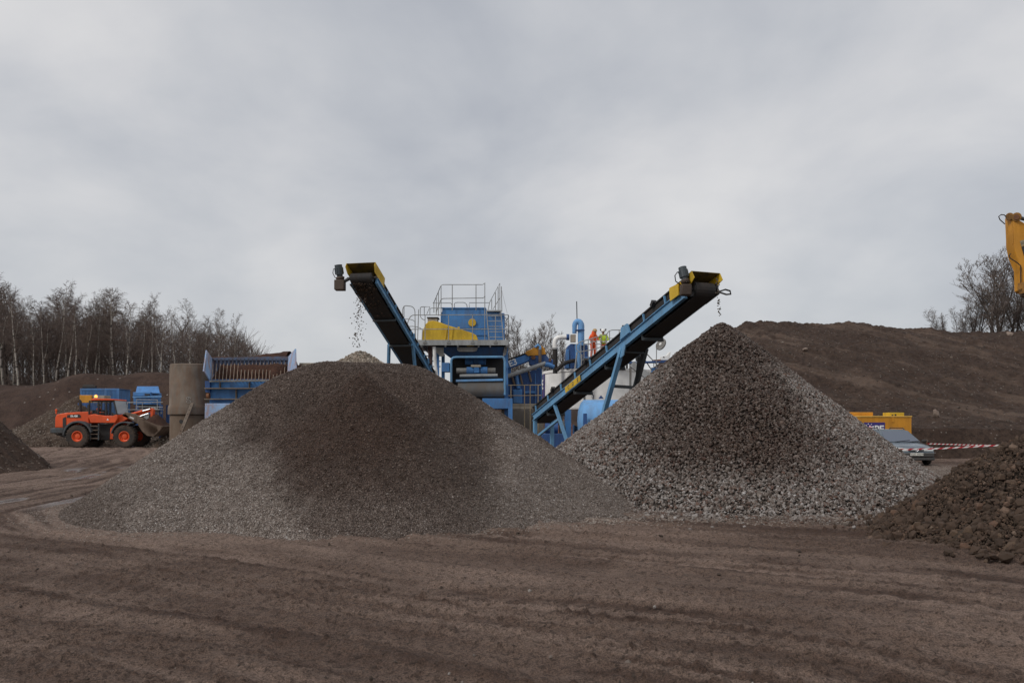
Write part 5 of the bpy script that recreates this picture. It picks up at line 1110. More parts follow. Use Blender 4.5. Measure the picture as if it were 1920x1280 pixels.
def make_tower():
    Y = 50.0; K = lambda px, py: P(px, py, Y); cx = K(344.5, 0).x; r = 1.28; yc = Y+r; zt = 1.6+119/F*Y; zj = 1.6+23/F*Y
    t = thing('concrete_tower', 'tower of two stacked concrete pipe rings left of the blue hopper', 'concrete pipe', (cx, yc, 0))
    m = MB(); m.lathe([(r-.16, zt-.01), (r-.03, zt), (r, zt-.04), (r, zt-.22), (r+.02, zt-.23), (r+.04, zj+.62), (r+.09, zj+.55), (r+.12, zj+.4), (r+.13, zj+.06), (r+.12, zj+.02), (r-.05, zj+.015)], (cx, yc, 0), Z3, 56); m.lathe([(r-.16, zt-.01), (r-.17, zt-1.5), (.01, zt-1.5)], (cx, yc, 0), Z3, 56); up = m.build('upper_ring', M['conc'], t)
    m = MB(); m.lathe([(r-.05, zj+.0), (r+.01, zj-.03), (r+.03, -.05)], (cx, yc, 0), Z3, 56); lo = m.build('lower_ring', M['conc_warm'], t)
    a = math.atan2(-1, -.12); h = MB(); p = Vector((cx, yc, zj-.42))+Vector((math.cos(a), math.sin(a), 0))*(r+.01); h.cyl(p, p+Vector((math.cos(a), math.sin(a), 0))*.03, .12, n=14); h.build('lifting_hole', M['black'], lo)
    a = math.atan2(-1, .22); p = Vector((cx, yc, zj+.9))+Vector((math.cos(a), math.sin(a), 0))*(r+.05); text('painted_number', '60', .42, M['chalk'], up, p, (0, 0, -1), (-math.sin(a), math.cos(a), 0), .001)
    b = MB(); a0, a1 = P(361, 755, Y-.16), P(337, 815, Y-.55); d = (a1-a0).normalized(); a1 = a0+d*(a0.z-.05)/-d.z; b.beam(a0, a1, .2, .05, (0, 1, 0)); b.beam(a0+Vector((.09, 0, 0)), a1+Vector((.09, 0, 0)), .03, .12, (0, 1, 0))
    o = b.build('steel_channel', M['channel'], None); tag(o, 'rusty drilled steel channel leaning on the concrete tower', 'steel bar')
    ORG[o.name] = Vector((0, 0, 0)); h = MB()
    for k in range(7):
        p = a0+(a1-a0)*(.06+.085*k)+Vector((-.02, -.027, 0)); h.cyl(p, p+Vector((0, -.004, 0)), .03, n=8)
    h.build('bolt_hole', M['black'], o)
M['conc_warm'] = paint('stained_concrete_warm', (.155, .115, .083), .9, amt=.4, dirt=(.12, .075, .05), bump=.3); M['chalk'] = plain('chalk_white', (.30, .28, .25), .9); M['channel'] = paint('rusty_channel', (.20, .16, .125), .75, amt=.6, dirt=(.11, .06, .04))
make_tower()
# ------------------------------------------------------------------ far left machinery
def make_container():
    Y = 74.0; K = lambda px, py, y=Y: P(px, py, y); t = thing('shipping_container', 'blue corrugated steel container behind the loader cab', 'container', (K(187, 0).x, Y+1.2, 0)); x0, x1 = K(150, 0).x, K(223, 0).x; zt, zb = K(0, 728).z, .15
    m = MB(); m.box((x0+.1, Y+.06, zb), (x1-.1, Y+2.4, zt-.06)); n = 26
    for i in range(n): a = x0+.15+(x1-x0-.3)*i/n; w = (x1-x0-.3)/n; m.box((a, Y+.015, zb+.2), (a+w*.55, Y+.058, zt-.2))
    m.build('wall', M['blue_cont'], t); m = MB()
    for a, b in ((x0, x0+.16), (x1-.16, x1), (x1-1.3, x1-1.15)): m.box((a, Y, zb), (b, Y+.16, zt))
    m.box((x0+.161, Y, zt-.17), (x1-1.301, Y+.1, zt)); m.box((x1-1.149, Y, zt-.17), (x1-.161, Y+.1, zt)); m.box((x0+.161, Y, zb), (x1-1.301, Y+.1, zb+.2)); m.build('corner_frame', M['blue_cont'], t, .02)
    m = MB(); m.box((x0, Y+.101, zt-.055), (x1, Y+2.45, zt-.02)); m.build('roof', M['blue_cont'], t)
    r = MB(); r.cyl(K(156, 726, Y+.5), K(180, 726, Y+.5), .17, n=12); r.cyl(K(158, 723.2, Y+.7), K(176, 723.2, Y+.7), .12, n=12); o = r.build('pipe_roll', M['rubber'], None); tag(o, 'dark rolled sheeting lying on the container roof', 'roll')
    Y = 70.5; t = thing('generator_set', 'yellow and dark blue generator set in front of the container', 'generator', (K(165, 0, Y).x, Y+.5, 0)); m = MB(); m.box((K(149, 0, Y).x, Y, K(0, 755, Y).z), (K(172, 0, Y).x, Y+1.2, K(0, 740.5, Y).z)); m.build('canopy', M['amber'], t, .04); m = MB(); m.box((K(172.1, 0, Y).x, Y+.1, K(0, 755, Y).z), (K(195, 0, Y).x, Y+1.2, K(0, 741, Y).z)); m.build('end_panel', M['conc_pale'], t, .03); m = MB(); m.box((K(146, 0, Y).x, Y-.05, 0), (K(196, 0, Y).x, Y+1.25, K(0, 755.1, Y).z)); m.build('base', M['blue_deep'], t, .03); m = MB(); m.box(K(151, 771, Y-.08), K(157, 764, Y-.051)); m.build('panel', M['orange'], t)
    Y = 68.0; t = thing('screen_hopper', 'bright blue hopper unit with access railing left of the concrete tower', 'hopper', (K(275, 0, Y).x, Y+1, 0)); Q = lambda px, py, y=Y: P(px, py, y)
    m = MB(); m.hexa([Q(254, 737, Y+.3), Q(300, 737, Y+.3), Q(300, 737, Y+2), Q(254, 737, Y+2), Q(257, 724, Y+.9), Q(297, 724, Y+.9), Q(297, 724, Y+1.6), Q(257, 724, Y+1.6)]); m.build('top_panel', M['blue'], t, .02); m = MB(); m.box(Q(249, 742, Y), Q(303, 737, Y+2.2)); m.box(Q(250, 758, Y+.2), Q(302, 742, Y+2)); m.build('body', M['blue'], t, .03); m = MB(); m.box(Q(271, 741, Y-.12), Q(281, 738, Y-.002)); m.box(Q(256, 765, Y+.3), Q(300, 758.1, Y+1.9)); m.build('opening', M['black'], t); m = MB(); m.beam(Q(249, 744, Y-.05), Q(303, 743, Y-.05), .08, .1); m.build('edge_strip', M['blue_pale'], t); m = MB()
    for px in (254, 298):
        for yy in (Y+.4, Y+1.8): m.box((Q(px, 0).x-.12, yy-.12, 0), (Q(px, 0).x+.12, yy+.12, Q(0, 758).z))
    m.box(Q(254, 776, Y-.2), Q(300, 768, Y+.1)); m.build('leg', M['blue_deep'], t)
    Y2 = 66.5; Q = lambda px, py: P(px, py, Y2); t = thing('access_railing', 'galvanised railing and steps in front of the bright blue hopper', 'railing', (Q(260, 0).x, Y2, 0))
    m = MB(); m.tube([Q(225, 759), Q(230, 754.5), Q(305, 754)], .03, 5); m.tube([Q(256, 749), Q(296, 749.5)], .03, 5); m.tube([Q(256, 762), Q(305, 763)], .03, 5); m.build('rail', M['galv'], t); m = MB()
    for px, a in ((239, 754.5), (256, 749), (267, 754), (295, 749.5)): m.tube([Q(px, 770), Q(px, a)], .03, 5)
    m.build('post', M['galv'], t); m = MB(); m.beam(Q(224, 768), Q(303, 767.5), .8, .07); m.build('walkway', M['galv'], t); m = MB(); m.beam(Q(284, 764), Q(299, 776), .06, .16); m.beam(Q(289, 764), Q(303, 775), .06, .16); m.build('stair', M['galv'], t); m = MB()
    for px in (228, 250, 300): m.beam(Q(px, 769), (Q(px, 0).x, Y2, 0), .1, .1)
    m.build('support', M['blue_deep'], t)
M['blue_cont'] = paint('container_blue', (.06, .18, .40), .5, amt=.3, dirt=(.14, .12, .11))
make_container()
# ------------------------------------------------------------------ people
def skin_obj(name, verts, edges, radii, mat, parent, root=0, sub=1):
    me = bpy.data.meshes.new(name); me.from_pydata([tuple(Vector(v)) for v in verts], edges, []); me.materials.append(mat)
    o = bpy.data.objects.new(name, me); COL.objects.link(o); o.parent = parent; _reg(o, ORG[parent.name])
    o.modifiers.new('skin', 'SKIN'); o.modifiers['skin'].use_smooth_shade = True
    if not me.skin_vertices: me.attributes.new
    for i, sv in enumerate(me.skin_vertices[0].data):
        r = radii[i]; sv.radius = r if hasattr(r, '__len__') else (r, r); sv.use_root = (i == root)
    s = o.modifiers.new('sub', 'SUBSURF'); s.levels = s.render_levels = sub
    return o
def person(name_label, loc, rot, jacket, trousers, hat, pose, legs_dark=True, seated=False):
    """faces -Y at rot 0; pose gives the two wrists"""
    t = thing('person', name_label, 'person', (0, 0, 0)); ORG[t.name] = Vector((0, 0, 0))
    if seated: hip = Vector((0, 0, .55)); knees = [Vector((s*.12, -.45, .58)) for s in (-1, 1)]; feet = [Vector((s*.12, -.5, .12)) for s in (-1, 1)]; lean = .02
    else: hip = Vector((0, 0, .93)); knees = [Vector((s*.11, -.03, .50)) for s in (-1, 1)]; feet = [Vector((s*.12, .02, .09)) for s in (-1, 1)]; lean = -.10
    H = hip; ch = H+Vector((0, lean*.6, .42)); nk = H+Vector((0, lean*1.1, .56)); hd0 = nk+Vector((0, lean*.5-.01, .10)); hd1 = hd0+Vector((0, lean*.4, .15))
    V = [H, H+Vector((0, lean*.2, .2)), ch, nk, hd0, hd1]; E = [(0, 1), (1, 2), (2, 3), (3, 4), (4, 5)]; Rr = [(.15, .11), (.14, .10), (.16, .11), .055, (.085, .10), (.07, .085)]
    V.append(hd0+Vector((0, -.115, .035))); E.append((4, 6)); Rr.append(.018)                       # nose
    for s, k, f in zip((-1, 1), knees, feet):
        i = len(V); V += [H+Vector((s*.09, 0, -.06)), k, f, f+Vector((0, -.16, -.045))]; E += [(0, i), (i, i+1), (i+1, i+2), (i+2, i+3)]; Rr += [.085, .058, .042, .04]
    arms = []
    for s, (el, wr) in zip((-1, 1), pose):
        sh = ch+Vector((s*.19, 0, .06)); el = H+Vector(el); wr = H+Vector(wr); i = len(V); V += [sh, el, wr]; E += [(2, i), (i, i+1), (i+1, i+2)]; Rr += [.058, .045, .032]
        dr = (wr-el).normalized(); sd = dr.cross(Z3).normalized(); pn = sd.cross(dr); p0 = wr+dr*.08; V.append(p0); E.append((i+2, i+3)); Rr.append((.04, .02)); j = i+3
        for q, ln in ((-1.5, .06), (-.5, .075), (.5, .07), (1.5, .055)):
            b = p0+sd*q*.018+dr*.02; n0 = len(V); V += [b+dr*ln*.5-pn*.008, b+dr*ln-pn*.03]; E += [(j, n0), (n0, n0+1)]; Rr += [.009, .008]
        n0 = len(V); V += [wr+dr*.05-sd*s*.045-pn*.01, wr+dr*.09-sd*s*.06-pn*.02]; E += [(i+2, n0), (n0, n0+1)]; Rr += [.011, .009]; arms.append((sh, el, wr))
    skin_obj('body', V, E, Rr, M['skin'], t, 0, 1)
    # jacket
    V = [H+Vector((0, 0, -.08)), H+Vector((0, lean*.2, .2)), ch, nk+Vector((0, .01, -.01))]; E = [(0, 1), (1, 2), (2, 3)]; Rr = [(.20, .155), (.19, .145), (.20, .14), .085]
    for sh, el, wr in arms: i = len(V); V += [sh, el, wr-(wr-el)*.04]; E += [(2, i), (i, i+1), (i+1, i+2)]; Rr += [.085, .068, .05]
    jk = skin_obj('jacket', V, E, Rr, jacket, t, 0, 1)
    V = [H+Vector((0, 0, .05))]; E = []; Rr = [(.165, .125)]
    for s, k, f in zip((-1, 1), knees, feet): i = len(V); V += [H+Vector((s*.095, 0, -.08)), k, f+Vector((0, 0, .02))]; E += [(0, i), (i, i+1), (i+1, i+2)]; Rr += [.105, .08, .068]
    skin_obj('trousers', V, E, Rr, trousers, t, 0, 1)
    for f in feet:
        m = MB(); m.ball(f+Vector((0, -.07, -.045)), (.055, .14, .05), 10, 6); m.cyl(f+Vector((0, .01, -.03)), f+Vector((0, .01, .09)), .055, n=10); m.build('boot', M['black'], t)
    m = MB(); m.lathe([(.197, .08), (.2, .11), (.197, .14)], H, Z3, 18); tp = m.build('reflective_band', M['reflect'], t); tp.scale = (1.06, .82, 1); tp.location = (0, 0, 0)
    c = hd0+Vector((0, lean*.2, .075))
    eyes = MB()
    for s in (-1, 1): eyes.ball(hd0+Vector((s*.035, -.092, .06)), .012, 6, 4)
    eyes.build('eyes', M['black'], t); mm = MB(); mm.box(hd0+Vector((-.028, -.098, -.028)), hd0+Vector((.028, -.088, -.02))); mm.build('mouth', M['rust'], t); mm = MB()
    for s in (-1, 1): mm.ball(hd0+Vector((s*.09, 0, .04)), (.015, .028, .035), 6, 5)
    mm.build('ears', M['skin'], t)
    m = MB(); m.lathe([(.165 if hat != 'hood' else .14, -.01), (.135, .0), (.138, .05), (.115, .11), (.06, .145), (.005, .15)], c, (0, -lean*.5, 1), 18); m.prism([c+Vector((-.09, -.10, .0)), c+Vector((.09, -.10, .0)), c+Vector((.06, -.19, -.02)), c+Vector((-.06, -.19, -.02))], (0, 0, .012)); hm = m.build('helmet' if hat == 'white' else 'cap', M['helmet_white'] if hat == 'white' else M['helmet_tan'], t)
    if hat == 'white':
        for s in (-1, 1): m = MB(); m.cyl(c+Vector((s*.13, 0, .09)), c+Vector((s*.19, 0, .09)), .06, n=12); m.build('ear_defender', M['black'], t)
    if hat == 'hood':
        m = MB(); m.lathe([(.15, -.22), (.155, -.1), (.14, .0), (.09, .09)], c+Vector((0, .06, -.02)), (0, -.35, 1), 16); m.build('hood', jacket, t)
    t.location = loc; t.rotation_euler = (0, 0, rot); return t
_zf = P(0, 673, 49).z
p = P(1112, 673, 49.45); person('person in orange hi-vis suit and tan cap leaning on the platform rail', p, R(28), M['hivis_orange'], M['hivis_orange'], 'hood', [((-.30, -.02, .24), (-.26, -.30, .2)), ((.30, -.08, .24), (.16, -.34, .2))])
p = P(1131.5, 673, 49.6); person('person in yellow hi-vis jacket, orange trousers and white helmet looking down', p, R(-12), M['hivis_yellow'], M['hivis_orange'], 'white', [((-.30, -.06, .24), (-.14, -.32, .2)), ((.31, -.04, .24), (.2, -.32, .16))])
# ------------------------------------------------------------------ wheel loader
def wheel(parent, c, R0, w, axis=(0, -1, 0), name='wheel', rim='orange', lugs=22):
    c = Vector(c); a = Vector(axis); m = MB(); m.lathe([(R0*.47, -w*.42), (R0*.62, -w*.5), (R0*.9, -w*.46), (R0*.97, -w*.36), (R0*.97, w*.36), (R0*.9, w*.46), (R0*.62, w*.5), (R0*.47, w*.42)], c, a, 36)
    x = a.cross(Z3).normalized()
    for k in range(lugs):
        q = 2*math.pi*k/lugs
        for s in (-1, 1):
            qq = q+(.0 if s < 0 else math.pi/lugs); o = x*math.cos(qq)+Z3*math.sin(qq); tn = -x*math.sin(qq)+Z3*math.cos(qq); m.beam(c+o*R0*.965+a*s*w*.06, c+o*R0*.965+a*s*w*.44+tn*R0*.1, R0*.12, R0*.07, o)
    ty = m.build('tyre', M['tyre'], parent)
    m = MB(); m.lathe([(R0*.47, -w*.4), (R0*.48, w*.42), (R0*.42, w*.44), (R0*.38, w*.26), (R0*.24, w*.16), (R0*.22, w*.3), (R0*.16, w*.33), (.005, w*.33)], c, a, 28)
    for k in range(8): q = 2*math.pi*k/8; o = x*math.cos(q)+Z3*math.sin(q); m.cyl(c+o*R0*.29+a*w*.16, c+o*R0*.29+a*w*.22, R0*.025, n=6)
    m.build('rim', M[rim], ty)
def make_loader():
    Y = 63.0; k = F/Y; t = thing('wheel_loader', 'orange wheel loader with a muddy raised bucket full of earth and a lit amber beacon', 'wheel loader', (0, 0, 0)); ORG[t.name] = Vector((0, 0, 0))
    px0 = 190.0; A = lambda px, py, y=0.0: Vector(((px-px0)/k, y, (839-py)/k))
    W = 2.5; yn, yf = 0.0, W                     # near side at local y = 0
    def slab(name, pts, y0, y1, mat, bevel=.05, parent=t): m = MB(); m.prism([A(a, b, y0) for a, b in pts], (0, y1-y0, 0)); return m.build(name, M[mat], parent, bevel)
    for c, r in (((146.5, 816.5), 21.6), ((234.5, 815.5), 21.3)):
        for y, ax in ((.1, (0, -1, 0)), (W-.1, (0, 1, 0))): p = A(*c, y); p.z = r/k-.03; wheel(t, p, r/k, .62, ax)
    hood = slab('engine_hood', [(97, 802), (97.5, 783), (100, 777), (120, 773.5), (160, 771.5), (163, 777), (161, 787), (163, 797), (140, 797), (118, 802)], .42, W-.42, 'orange', .06)
    slab('hood_side_panel', [(112.5, 801), (112.5, 784), (118, 781.5), (118.5, 801)], .38, .419, 'black', .0); slab('decal_strip', [(120, 783), (121, 778), (143, 776.5), (146, 779), (146, 783)], .39, .419, 'black', .0)
    text('lettering', 'DL-420', 4.4/k, M['white_plain'], hood, A(134, 780.2, .375), (1, 0, 0), Z3, .002, .012)
    slab('counterweight', [(91.5, 812), (91.5, 803), (118, 802.2), (117, 806), (116, 813)], .15, W-.15, 'leg_dark', .06); slab('rear_frame', [(93, 813.2), (116, 813.2), (121, 823), (106, 818)], .5, W-.5, 'black', .03)
    slab('chassis', [(118, 822), (118, 798), (216, 794), (216, 822), (186, 826)], .75, W-.75, 'black', .03)
    # fenders
    for nm, c, r0, r1, a0, a1 in (('rear_fender', (147, 817), 24.5, 28, 15, 178), ('front_fender', (235, 816), 23, 25.5, 62, 172)):
        pts = [(c[0]+r0*math.cos(R(q)), c[1]-r0*math.sin(R(q))) for q in np.linspace(a0, a1, 12)]+[(c[0]+r1*math.cos(R(q)), c[1]-min(r1, 33)*math.sin(R(q))) for q in np.linspace(a1, a0, 12)]
        for y0 in (-.2, W-.5): slab(nm, pts, y0, y0+.7, 'leg_dark', .02)
    slab('cab_base', [(162, 779), (172, 776), (190, 779), (206, 780), (216, 777), (218, 784), (213, 793), (204, 793), (166, 793)], .25, W-.25, 'orange', .05)
    slab('sticker', [(197, 788), (199, 784), (201, 788)], .235, .249, 'white_plain', 0)
    # cab
    m = MB()
    for a, b in (((163, 777), (164, 752)), ((180, 778), (181, 751)), ((195, 779), (195.5, 751)), ((215.5, 777), (209.5, 751))):
        for y in (.32, W-.32): m.beam(A(*a, y), A(*b, y), .10, .09, (0, 1, 0))
    m.box(A(163, 752.5, .3), A(210, 750.8, W-.3)); cabf = m.build('cab_frame', M['black'], t)
    slab('cab_roof', [(167, 750.6), (168, 747.8), (172, 746.8), (195, 747), (211, 748), (212, 750.6)], .2, W-.2, 'orange', .03)
    slab('cab_interior', [(166, 779), (166, 769), (179, 768), (180, 778)], .5, W-.5, 'black', .05); slab('side_window', [(165, 776), (165.5, 753), (179, 753), (178.6, 776)], .30, .31, 'cabglass', 0); slab('side_window', [(182, 777), (182.5, 753), (194, 753), (193.8, 777)], .30, .31, 'cabglass', 0); slab('side_window', [(197, 778), (197.5, 753), (208.5, 753), (212.5, 777)], .30, .31, 'cabglass', 0)
    m = MB(); m.plate([A(216.3, 776, .34), A(216.3, 776, W-.34), A(210.5, 751, W-.34), A(210.5, 751, .34)], .02); m.build('windscreen', M['glass_clear'], t)
    m = MB(); m.cyl(A(172.5, 746.6, .6), A(172.5, 745, .6), .05, n=10); m.build('beacon_base', M['black'], t); m = MB(); m.lathe([(.10, 0), (.10, .14), (.06, .2), (.005, .21)], A(172.5, 745, .6), Z3, 14); m.build('beacon', M['beacon'], t)
    m = MB(); m.tube([A(137, 772, 1.1), A(136.5, 752, 1.1), A(134.5, 750, 1.1)], .11, 10); m.build('exhaust_pipe', M['black'], t); m = MB(); m.cyl(A(98.5, 776, .5), A(98.5, 768, .5), .05, n=8); m.ball(A(98.5, 769, .5), (.1, .06, .1), 8, 6); m.build('rear_lamp', M['orange'], t)
    m = MB(); m.beam(A(164.5, 770, .1), A(164.5, 759, .1), .16, .03, (0, 1, 0)); m.tube([A(165, 760, .3), A(164.5, 758, .12)], .02, 5); m.build('mirror', M['black'], t)
    for px in (169, 184): m = MB(); m.beam(A(px, 794, .12), A(px, 825, .05), .07, .09, (0, 1, 0)); m.build('ladder_rail', M['leg_dark'], t)
    for py in (799, 806.5, 814, 822): m = MB(); m.box(A(169.5, py+.7, .0), A(183.5, py-.7, .28)); m.build('step', M['rust_pale'], t)
    slab('front_frame', [(199, 824), (200, 803), (206, 796), (212, 786), (218, 777), (230, 776), (236, 781), (232, 786), (218, 794), (208, 806), (206, 824)], .55, W-.55, 'orange', .04)
    # lifting arms, two parallel plates
    for y in (.55, W-.85): slab('lift_arm', [(221, 779), (228, 773), (246, 776), (262, 785), (272, 789), (270, 798), (256, 797), (240, 788)], y, y+.3, 'bucket', .03)
    slab('bell_crank', [(232, 780), (246, 773), (262, 767), (273, 764.5), (276, 768), (275, 784), (271, 785), (270, 772), (262, 773), (250, 779), (240, 784)], 1.05, 1.45, 'orange', .03)
    m = MB(); m.cyl(A(226, 779, 1.0), A(256, 770.5, 1.0), .10, n=10); m.build('tilt_cylinder', M['orange'], t); m = MB(); m.cyl(A(256, 770.5, 1.0), A(271, 766.5, 1.0), .055, n=8); m.cyl(A(250, 781, 1.0), A(268, 775, 1.0), .06, n=8); m.build('cylinder_rod', M['chrome'], t)
    slab('link_plate', [(252, 778), (268, 774), (268, 783), (264, 786)], 1.0, 1.04, 'galv', 0)
    text('lettering', 'DOO', 3.6/k, M['white_plain'], t, A(241, 783.5, .545), (1, 0, -.45), (.45, 0, 1), .002, .01)
    # bucket
    outer = [(262, 787), (272, 785.5), (282, 790), (290, 797), (306, 799.5), (300, 810), (290, 818), (280, 817), (270, 807)]
    yb0, yb1 = -.25, W+.25
    m = MB(); c = [(266, 786), (263, 797), (270, 808), (279, 816), (290, 817), (299, 809), (308, 798)]
    for i in range(len(c)-1): a, b = c[i], c[i+1]; m.plate([A(*a, yb0), A(*a, yb1), A(*b, yb1), A(*b, yb0)], .05)
    for y in (yb0, yb1-.05): m.prism([A(a, b, y) for a, b in [(266, 786), (263, 797), (270, 808), (279, 816), (290, 817), (299, 809), (307, 798.5), (296, 797), (280, 790)]], (0, .05, 0))
    m.build('bucket', M['bucket'], t, .015)
    t.location = P(190, 839, Y); t.location.z = .02
    # load
    X, Yy = np.meshgrid(np.linspace(A(266, 0).x, A(306, 0).x, 26), np.linspace(yb0+.08, yb1-.08, 30)); e = np.exp(-((X-A(281, 0).x)/.7)**2-((Yy-1.25)/1.2)**2); zz = A(0, 797).z-.25+.95*e+.1*fbm(X*2, Yy*2, 8, 3)+.2*(A(300, 0).x-X)
    o = hfield('bucket_load', X+t.location.x, Yy+t.location.y, np.minimum(zz, 2.6), SOIL_LOAD, None); tag(o, 'dark earth piled in the loader bucket', 'earth', kind='stuff')
    q = A(188, 0, 1.2); person('person in orange hi-vis sitting inside the loader cab', Vector(t.location)+Vector((q.x-.5, .8, A(0, 793).z+.06)), R(90), M['hivis_orange'], M['navy'], 'cap', [((-.28, -.05, .2), (-.2, -.32, .22)), ((.28, -.05, .2), (.2, -.32, .22))], seated=True)
m_, nt_, b_, N_, L_ = _mat('cab_glass'); b_.inputs['Base Color'].default_value = (.03, .04, .04, 1); b_.inputs['Roughness'].default_value = .05; b_.inputs['Alpha'].default_value = .14; M['cabglass'] = m_
make_loader()
# ------------------------------------------------------------------ estate car, generator, tape
def make_car():
    t = thing('estate_car', 'muddy slate blue estate car parked behind the stone cone', 'car', (0, 0, 0)); ORG[t.name] = Vector((0, 0, 0))
    st = [(2.30, .36, .58, .66), (2.22, .24, .68, .78), (2.0, .20, .78, .84), (1.5, .19, .865, .875), (.95, .19, .93, .885), (.3, .19, .96, .89), (-1.0, .19, .98, .89), (-1.9, .22, .985, .87), (-2.25, .32, .96, .83), (-2.36, .42, .85, .76)]
    V = []; Fc = []
    for x, zb, zt, hw in st:
        m = (zb+zt)/2; ring = [(-hw*.86, zb), (-hw*.97, zb+.1), (-hw, m), (-hw*.97, zt-.06), (-hw*.86, zt-.008), (-hw*.45, zt+.015), (hw*.45, zt+.015), (hw*.86, zt-.008), (hw*.97, zt-.06), (hw, m), (hw*.97, zb+.1), (hw*.86, zb)]
        V += [(x, y, z) for y, z in ring]
    n = 12
    for i in range(len(st)-1):
        for k in range(n): Fc.append((i*n+k, i*n+(k+1) % n, (i+1)*n+(k+1) % n, (i+1)*n+k))
    Fc += [tuple(range(n)), tuple(range((len(st)-1)*n, len(st)*n))[::-1]]
    b = MB(); b._add(V, Fc); o = b.build('body', M['carpaint'], t); sm = o.modifiers.new('sub', 'SUBSURF'); sm.levels = sm.render_levels = 1
    B = [(.98, .80), (-2.28, .80)]; b = MB(); g0 = [(.98, -.80, .93), (.98, .80, .93), (-2.27, .78, .95), (-2.27, -.78, .95)]; g1 = [(.12, -.60, 1.425), (.12, .60, 1.425), (-1.95, .60, 1.44), (-1.95, -.60, 1.44)]
    b.hexa(g0+g1); o = b.build('cabin', M['carpaint'], t, .05)
    b = MB(); b.hexa([(.0, -.56, 1.43), (.0, .56, 1.43), (-1.9, .56, 1.445), (-1.9, -.56, 1.445), (-.1, -.48, 1.475), (-.1, .48, 1.475), (-1.8, .48, 1.485), (-1.8, -.48, 1.485)]); b.build('roof', M['carpaint'], t, .02)
    def on(q, p, off): q = Vector(q); return q
    def lerp4(A0, B0, A1, B1, u, v): return Vector(A0).lerp(Vector(B0), u).lerp(Vector(A1).lerp(Vector(B1), u), v)
    def glass(name, a0, b0, a1, b1, us, vs, mat='glass'):
        q = [lerp4(a0, b0, a1, b1, u, v) for u, v in ((us[0], vs[0]), (us[1], vs[0]), (us[1], vs[1]), (us[0], vs[1]))]; nr = (q[1]-q[0]).cross(q[3]-q[0]).normalized(); m = MB(); m.prism([p-nr*.01 for p in q], nr*.02); m.build(name, M[mat], t)
    glass('windscreen', g0[0], g0[1], g1[0], g1[1], (.06, .94), (.05, .93), 'screen')
    for a0, b0, a1, b1 in ((g0[1], g0[2], g1[1], g1[2]), (g0[3], g0[0], g1[3], g1[0])):
        rev = a0 == g0[3]
        for u in ((.16, .40), (.43, .66), (.69, .93)): uu = u if not rev else (1-u[1], 1-u[0]); glass('side_window', a0, b0, a1, b1, uu, (.12, .86))
    glass('rear_window', g0[2], g0[3], g1[2], g1[3], (.08, .92), (.15, .9))
    for x in (1.42, -1.32):
        for s in (-1, 1):
            m = MB(); m.lathe([(.19, -.09), (.27, -.1), (.31, -.07), (.315, .05), (.28, .1), (.2, .09)], (x, s*.80, .315), (0, s, 0), 26); ty = m.build('wheel', M['rubber'], t); m = MB(); m.lathe([(.2, .05), (.19, .09), (.12, .06), (.05, .08), (.005, .08)], (x, s*.80, .315), (0, s, 0), 18); m.build('rim', M['galv'], ty)
    for s in (-1, 1):
        m = MB(); m.prism([(2.285, s*.30, .60), (2.27, s*.34, .70), (2.10, s*.74, .755), (2.06, s*.79, .64), (2.24, s*.68, .60)], (.03, 0, 0)); m.build('headlight', M['lamp'], t, .008)
        m = MB(); m.ball((.80, s*.98, .98), (.06, .11, .075), 10, 7); m.beam((.82, s*.84, .95), (.80, s*.95, .97), .04, .04); m.build('door_mirror', M['black'], t); m = MB(); m.tube([(-.15, s*.55, 1.46), (-.3, s*.55, 1.53), (-1.6, s*.55, 1.54), (-1.75, s*.55, 1.48)], .02, 6); m.build('roof_rail', M['black'], t)
    m = MB(); m.prism([(2.31, -.28, .60), (2.31, .28, .60), (2.27, .30, .70), (2.27, -.30, .70)], (.02, 0, 0)); gr = m.build('grille', M['black'], t)
    m = MB(); m.prism([(2.333, -.02, .59), (2.333, .03, .60), (2.325, .05, .66), (2.32, .0, .70), (2.325, -.04, .67)], (.012, 0, 0)); m.tube([(2.335, -.08, .68), (2.338, -.07, .62), (2.338, 0, .575), (2.338, .07, .62), (2.335, .08, .68)], .010, 5); m.build('badge', M['chrome'], gr)
    m = MB(); m.box((2.25, -.70, .36), (2.36, .70, .52)); m.box((2.27, -.73, .22), (2.335, .73, .355)); bp = m.build('bumper', M['bumper'], t, .03); m = MB(); m.box((2.361, -.74, .525), (2.372, -.28, .54)); m.box((2.361, .28, .525), (2.372, .74, .54)); m.build('trim_strip', M['galv'], t)
    m = MB(); m.box((2.365, -.26, .42), (2.38, .26, .53)); pl = m.build('number_plate', M['plate'], t); text('lettering', 'VC02 WDW', .098, M['black'], pl, (2.383, 0, .475), (0, 1, 0), Z3, .001)
    m = MB(); m.beam((.99, -.3, .96), (.86, .35, 1.02), .02, .015); m.beam((1.0, .25, .955), (.9, .74, .99), .02, .015); m.build('wiper', M['black'], t)
    t.location = (16.5, 35.5, .02); t.rotation_euler = (0, 0, R(-90-3))
M['screen'] = plain('windscreen_glass', (.10, .12, .16), .06); M['bumper'] = paint('grey_bumper', (.04, .043, .045), .6, amt=.5, dirt=(.12, .10, .085))
make_car()
